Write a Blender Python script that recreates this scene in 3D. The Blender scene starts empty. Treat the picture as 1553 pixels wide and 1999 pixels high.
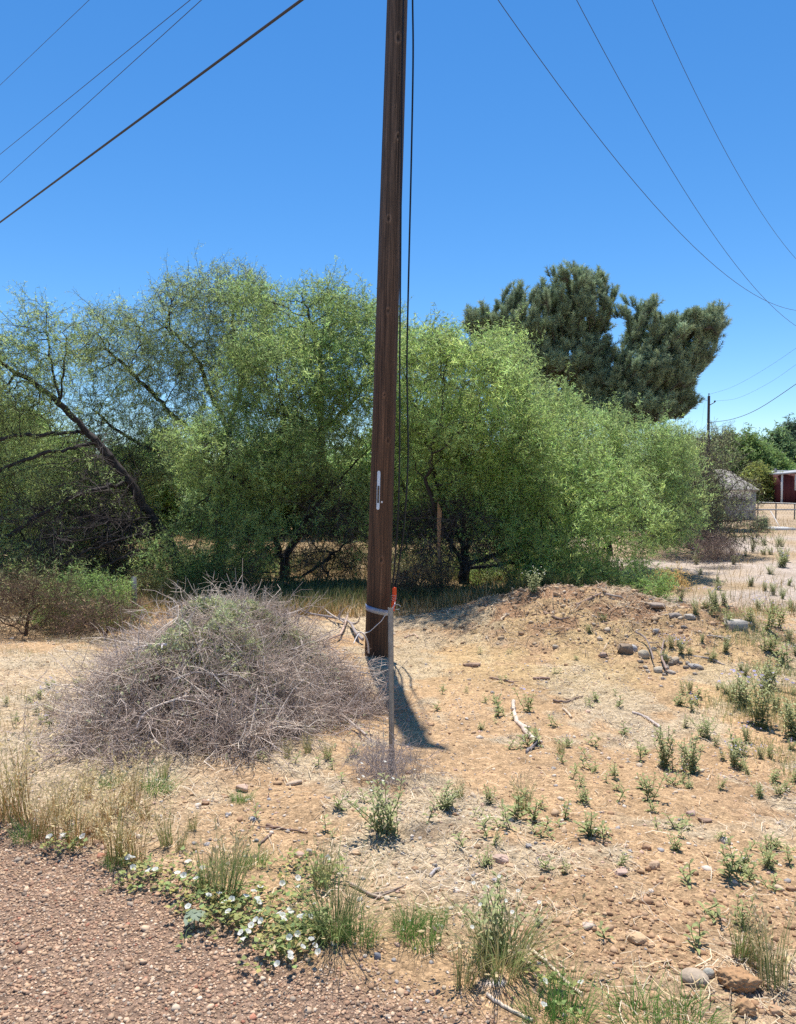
import bpy, math, random
import numpy as np
from mathutils import Vector, Matrix, kdtree
R = math.radians
random.seed(7); rng = np.random.default_rng(11)
sc = bpy.context.scene
C = sc.collection

# ------------------------------------------------------------------ camera
CAMZ = 1.6; TILT = R(2.2); F = 1390.0; CX = 776.5; CY = 999.5
cd = bpy.data.cameras.new('camera'); cam = bpy.data.objects.new('camera', cd); C.objects.link(cam)
cd.sensor_fit = 'VERTICAL'; cd.sensor_height = 36; cd.lens = F/1999*36
cd.clip_start = 0.05; cd.clip_end = 6000
cam.location = (0, 0, CAMZ); cam.rotation_euler = (R(90)-TILT, 0, 0)
sc.camera = cam
# ------------------------------------------------------------------ world, sun, exposure
SUN_EL = R(70.5); SUN_AZ = R(-1.2)          # ahead of the camera, a little to the left
w = bpy.data.worlds.new('World'); sc.world = w; w.use_nodes = True
nt = w.node_tree; bg = nt.nodes['Background']
sky = nt.nodes.new('ShaderNodeTexSky'); sky.sky_type = 'NISHITA'; sky.sun_disc = False
sky.sun_elevation = SUN_EL; sky.sun_rotation = SUN_AZ
sky.altitude = 2200; sky.air_density = 1.25; sky.dust_density = 0.0; sky.ozone_density = 4.5
hs = nt.nodes.new('ShaderNodeHueSaturation'); hs.inputs['Hue'].default_value = .5; hs.inputs['Saturation'].default_value = 1.25; hs.inputs['Value'].default_value = 1.09
nt.links.new(sky.outputs[0], hs.inputs['Color']); nt.links.new(hs.outputs[0], bg.inputs['Color']); bg.inputs['Strength'].default_value = 0.108
sl = bpy.data.lights.new('sun', 'SUN'); sl.energy = 4.9; sl.angle = R(0.55); sl.color = (1, .955, .89)
sun = bpy.data.objects.new('sun', sl); C.objects.link(sun)
sd = Vector((math.sin(SUN_AZ)*math.cos(SUN_EL), math.cos(SUN_AZ)*math.cos(SUN_EL), math.sin(SUN_EL)))
sun.rotation_euler = sd.to_track_quat('Z', 'Y').to_euler(); sun.location = sd*30
sc.view_settings.view_transform = 'Standard'; sc.view_settings.look = 'None'
sc.view_settings.exposure = 0.5; sc.view_settings.gamma = 1
sc.render.engine = 'CYCLES'
sc.cycles.max_bounces = 8; sc.cycles.diffuse_bounces = 4; sc.cycles.transmission_bounces = 6
sc.cycles.use_denoising = False

# ------------------------------------------------------------------ helpers
def ray(px, py):
    u = (px-CX)/F; v = -(py-CY)/F
    return np.array([u, math.cos(TILT)+v*math.sin(TILT), -math.sin(TILT)+v*math.cos(TILT)])
def at(px, py, Y):
    d = ray(px, py); return np.array([0, 0, CAMZ]) + d*(Y/d[1])
def _h(ix, iy, s):
    n = (ix.astype(np.int64)*374761393 + iy.astype(np.int64)*668265263 + s*1442695041) & 0xffffffff
    n = ((n ^ (n >> 13))*1274126177) & 0xffffffff
    return ((n ^ (n >> 16)) & 0xffff)/65535.0
def vn(x, y, s=0):
    x = np.asarray(x, float); y = np.asarray(y, float)
    ix = np.floor(x); iy = np.floor(y); fx = x-ix; fy = y-iy
    fx = fx*fx*(3-2*fx); fy = fy*fy*(3-2*fy)
    a = _h(ix, iy, s); b = _h(ix+1, iy, s); c = _h(ix, iy+1, s); d = _h(ix+1, iy+1, s)
    return (a*(1-fx)+b*fx)*(1-fy)+(c*(1-fx)+d*fx)*fy
def fbm(x, y, s=0, o=4):
    t = 0; a = .5; n = 0
    for i in range(o):
        t = t+a*vn(x*2**i+i*17.3, y*2**i-i*9.1, s+i); n += a; a *= .5
    return t/n
def sm(a, b, x):
    t = np.clip((np.asarray(x, float)-a)/(b-a), 0, 1); return t*t*(3-2*t)
def edge(x, y):       # signed distance from the road edge, positive in the yard
    x = np.asarray(x, float); y = np.asarray(y, float)
    return (x-.1)*.54+(y-2.05)*.841+(fbm(x*2.3, y*2.3, 5, 3)-.5)*.3
def mound(x, y):
    a = np.exp(-(((x-2.5)/1.75)**2+((y-10.0)/1.35)**2)**1.3)
    b = np.exp(-(((x-3.9)/1.1)**2+((y-9.2)/1.1)**2)**1.2)
    return np.maximum(a, b*.75)
def gz(x, y):
    x = np.asarray(x, float); y = np.asarray(y, float)
    s = edge(x, y)
    z = -.42*sm(.1, 4.6, s)
    near = 1-sm(20, 60, np.hypot(x, y))
    m = mound(x, y)
    z = z + .54*m + m*(fbm(x*3, y*3, 41, 4)-.5)*.26 + m*(fbm(x*9, y*9, 43, 3)-.5)*.13
    z = z + (fbm(x*.8, y*.8, 3, 3)-.5)*.09*near*sm(0, 1, s)
    z = z + (fbm(x*5, y*5, 9, 4)-.5)*.055*near*sm(-.1, .5, s)
    z = z - .07*np.exp(-(((x-.45)/.8)**2+((y-8.9)/.8)**2))
    return z
def march(px, py, f, t0=1.5, t1=400.):
    d = ray(px, py); o = np.array([0, 0, CAMZ]); t = np.geomspace(t0, t1, 500)
    for k in range(3):
        P = o+d*t[:, None]; h = P[:, 2] < f(P[:, 0], P[:, 1])
        if not h.any(): return P[-1]
        i = max(int(np.argmax(h)), 1); t = np.linspace(t[i-1], t[i], 24)
    return P[i]
def GR(px, py): return march(px, py, gz)
def onz(x, y, dz=0): return (float(x), float(y), float(gz(x, y))+dz)

class Geo:
    def __init__(s): s.V = []; s.F = []; s.C = []; s.n = 0
    def add(s, V, Fc, col=(1, 1, 1)):
        V = np.asarray(V, float).reshape(-1, 3); Fc = np.asarray(Fc, int)
        c = np.asarray(col, float)
        if c.ndim == 1: c = np.tile(c, (len(V), 1))
        s.V.append(V); s.C.append(c); s.F.append(Fc+s.n); s.n += len(V)
    def build(s, name, mat, parent=None, smooth=False, origin=None):
        V = np.concatenate(s.V); Cc = np.concatenate(s.C)
        if origin is not None: V = V-np.asarray(origin)
        me = bpy.data.meshes.new(name)
        me.vertices.add(len(V)); me.vertices.foreach_set('co', V.astype(np.float32).ravel())
        idx = np.concatenate([f.ravel() for f in s.F]); tot = np.concatenate([np.full(len(f), f.shape[1]) for f in s.F])
        me.loops.add(len(idx)); me.loops.foreach_set('vertex_index', idx.astype(np.int32))
        me.polygons.add(len(tot)); st = np.concatenate([[0], np.cumsum(tot)[:-1]])
        me.polygons.foreach_set('loop_start', st.astype(np.int32))
        me.update(calc_edges=True)
        a = me.color_attributes.new('Col', 'FLOAT_COLOR', 'POINT')
        a.data.foreach_set('color', np.concatenate([Cc, np.ones((len(Cc), 1))], 1).astype(np.float32).ravel())
        me.materials.append(mat)
        if smooth: me.shade_smooth()
        o = bpy.data.objects.new(name, me); C.objects.link(o)
        if parent is not None: o.parent = parent
        elif origin is not None: o.location = origin
        if parent is not None and origin is not None: pass
        return o
def tag(o, label=None, cat=None, group=None, kind=None):
    if label: o['label'] = label
    if cat: o['category'] = cat
    if group: o['group'] = group
    if kind: o['kind'] = kind
    return o
def empty(name, loc):
    o = bpy.data.objects.new(name, None); C.objects.link(o); o.location = loc; o.empty_display_size = .1; return o
def copy_tree(o, parent=None):
    c = o.copy(); C.objects.link(c); c.parent = parent
    for k in ['label', 'group']:
        if parent is None and k in c: del c[k]
    for ch in list(o.children): copy_tree(ch, c)
    return c
def frames(D, spin=None):
    D = D/np.maximum(np.linalg.norm(D, axis=1, keepdims=True), 1e-9)
    ref = np.where(np.abs(D[:, 2:3]) < .9, np.array([[0, 0, 1.]]), np.array([[1., 0, 0]]))
    X = np.cross(ref, D); X /= np.linalg.norm(X, axis=1, keepdims=True); Y = np.cross(D, X)
    if spin is None: spin = rng.uniform(0, 2*np.pi, len(D))
    c = np.cos(spin)[:, None]; s = np.sin(spin)[:, None]
    X2 = X*c+Y*s; Y2 = -X*s+Y*c
    return np.stack([X2, Y2, D], axis=2)     # columns
def scatter(geo, proto, pos, M, scl, col):
    V, Fc, pc = proto
    N = len(pos)
    if N == 0: return
    W = np.einsum('nij,vj->nvi', M, V)*np.asarray(scl).reshape(N, 1, -1)+pos[:, None, :]
    Cc = col[:, None, :]*pc[None]
    FF = (Fc[None]+(np.arange(N)*len(V))[:, None, None]).reshape(-1, Fc.shape[1])
    geo.add(W.reshape(-1, 3), FF, Cc.reshape(-1, 3))
def tube(geo, pts, rad, n=6, col=(1, 1, 1), cap=True):
    P = np.asarray(pts, float); m = len(P); rad = np.broadcast_to(np.asarray(rad, float), (m,))
    T = np.gradient(P, axis=0); T /= np.maximum(np.linalg.norm(T, axis=1, keepdims=True), 1e-9)
    up = np.array([0, 0, 1.]) if abs(T[0][2]) < .9 else np.array([1., 0, 0])
    X = np.cross(up, T[0]); X /= np.linalg.norm(X); V = []
    a = np.linspace(0, 2*np.pi, n, endpoint=False)
    for i in range(m):
        X = X-T[i]*X.dot(T[i]); X /= np.linalg.norm(X); Y = np.cross(T[i], X)
        V.append(P[i]+rad[i]*(np.cos(a)[:, None]*X+np.sin(a)[:, None]*Y))
    V = np.concatenate(V); Fq = []
    for i in range(m-1):
        for k in range(n):
            Fq.append((i*n+k, i*n+(k+1) % n, (i+1)*n+(k+1) % n, (i+1)*n+k))
    geo.add(V, Fq, col)
    if cap:
        geo.add(np.vstack([V[:n], V[-n:]]), [tuple(range(n))[::-1], tuple(range(n, 2*n))], col)
def smooth_path(pts, k=6):
    P = np.asarray(pts, float); P = np.vstack([2*P[0]-P[1], P, 2*P[-1]-P[-2]]); out = []
    for i in range(1, len(P)-2):
        for t in np.linspace(0, 1, k, endpoint=False):
            a, b, c, d = P[i-1:i+3]
            out.append(.5*((2*b)+(-a+c)*t+(2*a-5*b+4*c-d)*t*t+(-a+3*b-3*c+d)*t**3))
    out.append(P[-2]); return np.array(out)
def box(geo, lo, hi, col=(1, 1, 1)):
    x0, y0, z0 = lo; x1, y1, z1 = hi
    geo.add([(x0, y0, z0), (x1, y0, z0), (x1, y1, z0), (x0, y1, z0), (x0, y0, z1), (x1, y0, z1), (x1, y1, z1), (x0, y1, z1)],
            [(3, 2, 1, 0), (4, 5, 6, 7), (0, 1, 5, 4), (1, 2, 6, 5), (2, 3, 7, 6), (3, 0, 4, 7)], col)

# ------------------------------------------------------------------ materials
def mk(name, base=(1, 1, 1), rough=.9, attr=True, noise=None, bump=0, bscale=60, metal=0, transl=0, spec=.3, coords='Object', nstretch=(1, 1, 1)):
    m = bpy.data.materials.new(name); m.use_nodes = True; t = m.node_tree; N = t.nodes; L = t.links
    b = N['Principled BSDF']; out = N['Material Output']
    b.inputs['Roughness'].default_value = rough; b.inputs['Metallic'].default_value = metal
    b.inputs['Specular IOR Level'].default_value = spec
    rgb = N.new('ShaderNodeRGB'); rgb.outputs[0].default_value = (*base, 1); col = rgb.outputs[0]
    if attr:
        a = N.new('ShaderNodeVertexColor'); a.layer_name = 'Col'
        mx = N.new('ShaderNodeMix'); mx.data_type = 'RGBA'; mx.blend_type = 'MULTIPLY'; mx.inputs[0].default_value = 1
        L.new(col, mx.inputs[6]); L.new(a.outputs[0], mx.inputs[7]); col = mx.outputs[2]
    tc = N.new('ShaderNodeTexCoord'); mp = N.new('ShaderNodeMapping'); mp.inputs['Scale'].default_value = nstretch
    L.new(tc.outputs[coords], mp.inputs[0])
    if noise:
        sca, lo, hi = noise
        nz = N.new('ShaderNodeTexNoise'); nz.inputs['Scale'].default_value = sca; nz.inputs['Detail'].default_value = 6
        nz.inputs['Roughness'].default_value = .65
        L.new(mp.outputs[0], nz.inputs[0])
        mr = N.new('ShaderNodeMapRange'); mr.inputs[1].default_value = .3; mr.inputs[2].default_value = .7
        mr.inputs[3].default_value = lo; mr.inputs[4].default_value = hi; L.new(nz.outputs[0], mr.inputs[0])
        mx = N.new('ShaderNodeMix'); mx.data_type = 'RGBA'; mx.blend_type = 'MULTIPLY'; mx.inputs[0].default_value = 1
        L.new(col, mx.inputs[6]); L.new(mr.outputs[0], mx.inputs[7]); col = mx.outputs[2]
    L.new(col, b.inputs['Base Color'])
    if bump:
        nz = N.new('ShaderNodeTexNoise'); nz.inputs['Scale'].default_value = bscale; nz.inputs['Detail'].default_value = 5
        L.new(mp.outputs[0], nz.inputs[0]); bp = N.new('ShaderNodeBump'); bp.inputs['Strength'].default_value = bump
        bp.inputs['Distance'].default_value = .01
        L.new(nz.outputs[0], bp.inputs['Height']); L.new(bp.outputs[0], b.inputs['Normal'])
    if transl:
        tr = N.new('ShaderNodeBsdfTranslucent'); L.new(col, tr.inputs[0]); ms = N.new('ShaderNodeMixShader')
        ms.inputs[0].default_value = transl; L.new(b.outputs[0], ms.inputs[1]); L.new(tr.outputs[0], ms.inputs[2])
        L.new(ms.outputs[0], out.inputs[0])
    return m
M_leaf = mk('mesquite_leaf', rough=.5, transl=.58, spec=.4)
M_pine = mk('pine_needle', rough=.6, transl=.25, spec=.3)
M_bark = mk('dark_bark', (.048, .039, .036), noise=(9, .6, 1.5), bump=.6, bscale=30)
M_bark2 = mk('pine_bark', (.10, .085, .075), noise=(4, .6, 1.4))
M_dead = mk('dead_wood', rough=.85, noise=(25, .75, 1.25), bump=.3, bscale=80)
M_stone = mk('stone', rough=.9, noise=(22, .75, 1.2), bump=.6, bscale=60)
M_clod = mk('clod', rough=1, noise=(30, .7, 1.25), bump=1, bscale=45)
M_pebble = mk('pebble', rough=.85)
M_grass = mk('grass_blade', rough=.6, transl=.35, spec=.3)
M_straw = mk('straw', rough=.75, transl=.15, spec=.3)
M_petal = mk('petal', (.92, .92, .90), rough=.6, transl=.5)
M_purple = mk('purple_petal', (.5, .47, .75), rough=.6, transl=.3)
M_steel = mk('galvanised_steel', (.33, .335, .34), rough=.5, metal=.75, attr=False, noise=(14, .6, 1.2))
M_rusty = mk('weathered_post', (.12, .125, .14), rough=.6, metal=.3, attr=False, noise=(20, .7, 1.3))
M_cable = mk('black_cable', (.014, .014, .016), rough=.45, attr=False)
M_wire = mk('line_wire', (.06, .06, .07), rough=.5, attr=False)
M_orange = mk('orange_plastic', (.75, .085, .02), rough=.45, attr=False, noise=(30, .85, 1.1))
M_white = mk('white_paint', (.72, .72, .72), rough=.5, attr=False)

def ground_mat():
    m = bpy.data.materials.new('ground'); m.use_nodes = True; t = m.node_tree; N = t.nodes; L = t.links
    b = N['Principled BSDF']; b.inputs['Roughness'].default_value = 1; b.inputs['Specular IOR Level'].default_value = .1
    a = N.new('ShaderNodeVertexColor'); a.layer_name = 'Col'
    geo = N.new('ShaderNodeNewGeometry')
    def noise(s, d=5, r=.6):
        n = N.new('ShaderNodeTexNoise'); n.inputs['Scale'].default_value = s; n.inputs['Detail'].default_value = d
        n.inputs['Roughness'].default_value = r; L.new(geo.outputs['Position'], n.inputs[0]); return n.outputs[0]
    def mrange(x, a0, a1, b0, b1):
        r = N.new('ShaderNodeMapRange'); L.new(x, r.inputs[0])
        for i, v in enumerate((a0, a1, b0, b1)): r.inputs[i+1].default_value = v
        return r.outputs[0]
    def mul(c, f):
        x = N.new('ShaderNodeMix'); x.data_type = 'RGBA'; x.blend_type = 'MULTIPLY'; x.inputs[0].default_value = 1
        L.new(c, x.inputs[6]); L.new(f, x.inputs[7]); return x.outputs[2]
    c = mul(a.outputs[0], mrange(noise(1.3, 6), .3, .7, .86, 1.14))
    c = mul(c, mrange(noise(16, 6, .7), .3, .7, .62, 1.35))
    c = mul(c, mrange(noise(110, 3, .7), .3, .7, .6, 1.4))
    vo = N.new('ShaderNodeTexVoronoi'); vo.inputs['Scale'].default_value = 75; L.new(geo.outputs['Position'], vo.inputs[0])
    sep = N.new('ShaderNodeSeparateColor'); L.new(vo.outputs['Color'], sep.inputs[0])
    c = mul(c, mrange(sep.outputs[0], 0, 1, .72, 1.28))
    L.new(c, b.inputs['Base Color'])
    h1 = noise(28, 6, .7); h2 = noise(140, 3, .6)
    ad = N.new('ShaderNodeMath'); ad.operation = 'MULTIPLY_ADD'; ad.inputs[1].default_value = .35
    L.new(h2, ad.inputs[0]); L.new(h1, ad.inputs[2])
    bp = N.new('ShaderNodeBump'); bp.inputs['Strength'].default_value = .9; bp.inputs['Distance'].default_value = .035
    L.new(ad.outputs[0], bp.inputs['Height']); L.new(bp.outputs[0], b.inputs['Normal'])
    return m
# ------------------------------------------------------------------ ground
def axis(lo, hi, step, far, g=1.13):
    a = list(np.arange(lo, hi+step/2, step)); s = step
    while a[-1] < far: s *= g; a.append(a[-1]+s)
    s = step; b = []; v = lo
    while v > -far: s *= g; v -= s; b.append(v)
    return np.array(b[::-1]+a)
def litter(x, y):     # where straw lies
    return sm(.47, .62, fbm(x*1.1+3, y*1.1, 21, 4)+.25*(fbm(x*6, y*6, 77, 2)-.5))*sm(.15, .8, edge(x, y))
def gcol(x, y):
    s = edge(x, y)
    def c(r, g, b): return np.array([r, g, b])
    dirt = c(.535, .352, .195); red = c(.43, .275, .155); strw = c(.55, .445, .30); yel = c(.56, .41, .20); road = c(.34, .225, .155)
    pale = c(.50, .41, .335); dry = c(.40, .28, .15); shade = c(.30, .21, .12)
    def mix(A, B, f): return A*(1-f[..., None])+B*f[..., None]
    o = np.ones(x.shape+(3,))*dirt
    o = mix(o, red, sm(.5, .66, fbm(x*.9-4, y*.9+2, 31, 4))*.7)
    o = mix(o, strw, litter(x, y)*.8)
    lr = np.exp(-(((x-.9)/1.0)**2+((y-2.35)/.55)**2)); o = mix(o, red, lr*.55)
    left = sm(-.6, -1.6, x)*sm(8.5, 6, y); o = mix(o, strw, left*.6)
    yy = np.exp(-(((x-2.3)/2.3)**2+((y-8.2)/1.5)**2)**1.6)*sm(.3, .6, fbm(x*3, y*3, 51, 4)+.12)
    o = mix(o, yel, yy*.6)
    mm = sm(.02, .5, mound(x, y))*sm(.40, .56, fbm(x*3.4, y*3.4, 61, 5)); o = mix(o, c(.33, .19, .11), mm*.85)
    f = sm(10.5, 13, y); o = mix(o, pale, f*sm(1.5, 4, x-.1*y))
    o = mix(o, dry, f*sm(.45, .6, fbm(x*.35, y*.5, 71, 4))*.75)
    o = mix(o, dry, f*sm(26, 34, y)*.6)
    o = mix(o, dry, f*(1-sm(1.5, 4, x-.1*y))*.7)
    o = mix(o, road, 1-sm(-.06, .1, s))
    st = np.exp(-(((x-.37)/.10)**2+((y-2.20)/.05)**2)**2)*sm(.4, .55, fbm(x*25, y*25, 81, 3)); o = mix(o, c(.45, .55, .68), st*.8)
    return o
xs = axis(-4.2, 5.2, .022, 3000); ys = axis(1.0, 11.6, .024, 3000); ys = ys[ys > -60]
X, Y = np.meshgrid(xs, ys); Z = gz(X, Y)
nx, ny = len(xs), len(ys)
ii = (np.arange(ny-1)[:, None]*nx+np.arange(nx-1)[None]).ravel()
g = Geo(); g.add(np.stack([X, Y, Z], -1).reshape(-1, 3), np.stack([ii, ii+1, ii+nx+1, ii+nx], 1), gcol(X, Y).reshape(-1, 3))
tag(g.build('ground', ground_mat(), smooth=True), kind='structure')

# far ridge on the horizon
def ridge():
    g = Geo(); n = 240; a = np.linspace(R(-75), R(75), n); hh = 14+22*fbm(a*7+3, a*0, 91, 5)
    A = []; 
    for k, (rr, f) in enumerate(((1500, 0.), (1650, .6), (1800, 1.), (2100, .0))):
        A.append(np.stack([np.sin(a)*rr, np.cos(a)*rr, hh*f-1.2], 1))
    V = np.concatenate(A); Fq = [(j*n+i, j*n+i+1, (j+1)*n+i+1, (j+1)*n+i) for j in range(3) for i in range(n-1)]
    g.add(V, Fq); return g
tag(ridge().build('hills', mk('far_hill', (.16, .16, .15), attr=False, noise=(.02, .7, 1.3)), smooth=True), kind='structure')

# ------------------------------------------------------------------ pole
def zof(py, Y): return at(CX, py, Y)[2]
PB = np.array([-.254, 8.45]); GZP = float(gz(*PB)); PT = 9.85
def pole_x(z): return -.254+.245*(z+.42)/7.6
def pole_r(z): return .146-.0035*(z+.42)
PM = mk('pole_wood', (.088, .052, .031), rough=.75, noise=(55, .45, 1.6), bump=.9, bscale=70, nstretch=(1, 1, .035), spec=.35)
root = tag(empty('utility_pole', (-.254, 8.45, GZP)), 'tall brown wooden utility pole with number tag and steel band, rising from the brush pile', 'utility pole')
inv = -np.array([-.254, 8.45, GZP])
def part(geo, name, mat, parent, off, **k):
    for i in range(len(geo.V)): geo.V[i] = geo.V[i]+off
    return geo.build(name, mat, parent, **k)
g = Geo(); n = 96; zz = np.arange(GZP-.3, PT+.01, .02); aa = np.linspace(0, 2*np.pi, n, endpoint=False)
A_, Z_ = np.meshgrid(aa, zz)
rr = pole_r(Z_)+(fbm(A_*6/np.pi*2, Z_*.5, 101, 4)-.5)*.007+(vn(A_/(2*np.pi)*90, Z_*.35, 105)-.5)*.003
front = -np.pi/2
knots = [(735, 948, .018), (744, 1093, .02), (758, 425, .022), (757, 606, .02), (777, 70, .03), (779, 140, .012), (772, 205, .012), (776, 262, .02), (757, 860, .02), (750, 770, .014)]
kn = np.zeros_like(A_); colr = np.ones(A_.shape+(3,))
for px, py, r0 in knots:
    z = zof(py, 8.3); x = at(px, py, 8.31)[0]-pole_x(z); an = -math.acos(max(-1, min(1, x/pole_r(z))))
    an = an % (2*np.pi)
    d = np.hypot((((A_-an+np.pi) % (2*np.pi))-np.pi)*.14, (Z_-z)*.62)/(r0*1.25)
    rr = rr+.006*np.exp(-((d-1)/.45)**2)-.006*np.exp(-(d/.5)**2)
    ring = np.exp(-((d-.95)/.3)**2)[..., None]; core = np.exp(-(d/.55)**2)[..., None]
    colr = colr*(1+ring*1.1)*(1-core*.75)
    tail = (np.exp(-((((A_-an+np.pi) % (2*np.pi))-np.pi)*.14/.006)**2)*np.exp(-np.abs(Z_-(z-.35))/.22)*(Z_ < z-.03))[..., None]
    colr = colr*(1+tail*1.1)
# checks: long dark drying cracks
for k in range(40):
    an = rng.uniform(0, 2*np.pi); z0 = rng.uniform(-.3, 9); L_ = rng.uniform(.4, 2.0)
    wv = (((A_-an-.03*np.sin(Z_*2+k)+np.pi) % (2*np.pi))-np.pi)*.14
    mk_ = np.exp(-(wv/.0035)**2)*np.clip(1-((Z_-z0)/L_)**2, 0, 1)**.5
    rr = rr-.006*mk_; colr = colr*(1-.65*mk_[..., None])
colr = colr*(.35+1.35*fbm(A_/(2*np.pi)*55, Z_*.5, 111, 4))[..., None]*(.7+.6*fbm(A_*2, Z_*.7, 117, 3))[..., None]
wz = sm(1.5, 5.5, Z_)[..., None]; colr = colr*(np.array([1.12, .98, .9])*(1-wz)+np.array([.95, 1.12, 1.35])*wz)  # upper shaft tinted bluish for sky haze and reflection, painted into the colour
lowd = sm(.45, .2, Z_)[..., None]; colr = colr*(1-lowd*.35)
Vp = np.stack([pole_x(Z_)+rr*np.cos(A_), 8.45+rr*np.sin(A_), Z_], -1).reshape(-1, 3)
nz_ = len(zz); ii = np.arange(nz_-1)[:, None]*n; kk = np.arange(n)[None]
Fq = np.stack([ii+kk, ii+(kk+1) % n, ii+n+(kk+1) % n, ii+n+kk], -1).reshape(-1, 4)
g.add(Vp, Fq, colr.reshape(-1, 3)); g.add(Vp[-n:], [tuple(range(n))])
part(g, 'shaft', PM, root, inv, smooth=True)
# steel band round the foot, its writing worn to blue smears
zb = zof(1192, 8.32); g = Geo()
A2 = np.linspace(0, 2*np.pi, 97)[:-1]; tilt = lambda a: -.036*np.cos(a)+.006
for dr in (.004,):
    lo = np.stack([pole_x(zb)+(pole_r(zb)+dr+.003)*np.cos(A2), 8.45+(pole_r(zb)+dr+.003)*np.sin(A2), zb-.045+tilt(A2)], 1)
    hi = lo+[0, 0, .066]; n2 = 96
    blue = np.clip(np.cos(A2+2.45), 0, 1)**6
    cc = np.array([[.36, .38, .41]])*(1-.7*blue[:, None])+np.array([[.12, .2, .45]])*.7*blue[:, None]
    li = lo.copy(); hi2 = hi.copy()
    for q in (li, hi2):
        q[:, 0] = pole_x(zb)+(q[:, 0]-pole_x(zb))*.975; q[:, 1] = 8.45+(q[:, 1]-8.45)*.975
    g.add(np.vstack([lo, hi, li, hi2]), [(i, (i+1) % n2, n2+(i+1) % n2, n2+i) for i in range(n2)] +
          [(2*n2+i, (i+1) % n2+2*n2, (i+1) % n2, i) for i in range(n2)] + [(n2+i, n2+(i+1) % n2, 3*n2+(i+1) % n2, 3*n2+i) for i in range(n2)], np.vstack([cc]*4))
part(g, 'steel_band', mk('band_metal', rough=.5, metal=.2, noise=(30, .8, 1.15)), root, inv, smooth=False)
# number tag
def on_pole(px, py, out=0.0):
    z = zof(py, 8.32); x = at(px, py, 8.32)[0]; dx = x-pole_x(z); r = pole_r(z)+.004+out
    return np.array([x, 8.45-math.sqrt(max(r*r-dx*dx, 1e-6)), z])
g = Geo(); top = on_pole(739.3, 919, .004); bot = on_pole(737.3, 995, .004)
def plate(geo, pa, pb, hw, th, round0, round1, col):
    d = pb-pa; L = np.linalg.norm(d); d = d/L; nrm = np.array([0, -1., 0]); nrm = nrm-d*nrm.dot(d); nrm /= np.linalg.norm(nrm)
    s = np.cross(nrm, d); out = []
    def arc(c, a0, a1): return [c+hw*(math.cos(t)*s+math.sin(t)*d) for t in np.linspace(a0, a1, 9)]
    out += arc(pa+d*hw, math.pi, 2*math.pi) if round0 else [pa-s*hw, pa+s*hw]
    out += arc(pb-d*hw, 0, math.pi) if round1 else [pb+s*hw, pb-s*hw]
    P = np.array(out); k = len(P)
    geo.add(np.vstack([P+nrm*th, P]), [tuple(range(k))] , col)
    geo.add(np.vstack([P+nrm*th, P]), [(i, (i+1) % k, k+(i+1) % k, k+i) for i in range(k)], col)
    return s, d, nrm
s_, d_, n_ = plate(g, top, bot, .018, .003, True, True, (.62, .70, .80))
tagm = part(g, 'number_tag', mk('tag_metal', rough=.35, metal=.15, noise=(40, .8, 1.15)), root, inv)
g = Geo(); a_ = top+(bot-top)*.385; b_ = top+(bot-top)*.825
plate(g, a_+n_*.0032, b_+n_*.0032, .0115, .0015, False, False, (.06, .045, .035)); part(g, 'number_strip', mk('strip', rough=.6), tagm, inv)
segs = {'4': 'bcfg', '0': 'abcdef', '2': 'abdeg', '5': 'acdfg', '6': 'acdefg', '1': 'bc', '7': 'abc'}
for k, ch in enumerate('502267'):
    g = Geo(); c0 = a_+(b_-a_)*((k+.5)/6)+n_*.006; hw, hh = .0058, .0098; ww = .0012
    pts = {'a': ((-hw, -hh), (hw, -hh)), 'b': ((hw, -hh), (hw, 0)), 'c': ((hw, 0), (hw, hh)), 'd': ((-hw, hh), (hw, hh)), 'e': ((-hw, 0), (-hw, hh)), 'f': ((-hw, -hh), (-hw, 0)), 'g': ((-hw, 0), (hw, 0))}
    for sname in segs[ch]:
        (ax, ay), (bx_, by) = pts[sname]
        tube(g, [c0+s_*ax+d_*ay, c0+s_*bx_+d_*by], ww, 4, (.55, .42, .28))
    part(g, 'digit', M_straw, tagm, inv)
g = Geo(); c0 = on_pole(745, 980, .002)
tube(g, [c0, c0+n_*.006], [.012, .012], 14); tube(g, [c0+n_*.006, c0+n_*.009], [.005, .004], 8, (.6, .6, .6)); part(g, 'white_nail', M_white, root, inv)
# short side arm above the frame
zc = 9.35
g = Geo(); box(g, (pole_x(zc)-.12, 8.45-.24, zc-.05), (pole_x(zc)+.22, 8.45-.15, zc+.05), (.9, .85, .8)); part(g, 'side_arm', PM, root, inv)
def insulator(p):
    g = Geo(); p = np.array(p); q = np.array([pole_x(p[2]), 8.45, p[2]-.02]); tube(g, [q, p-[0, 0, .02]], .014, 7, (.3, .3, .3)); tube(g, [p+[0, 0, -.05], p+[0, 0, -.02], p+[0, 0, .03], p+[0, 0, .05]], [.02, .045, .04, .02], 12, (.3, .2, .15))
    part(g, 'insulator', M_pebble, root, inv)

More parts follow.
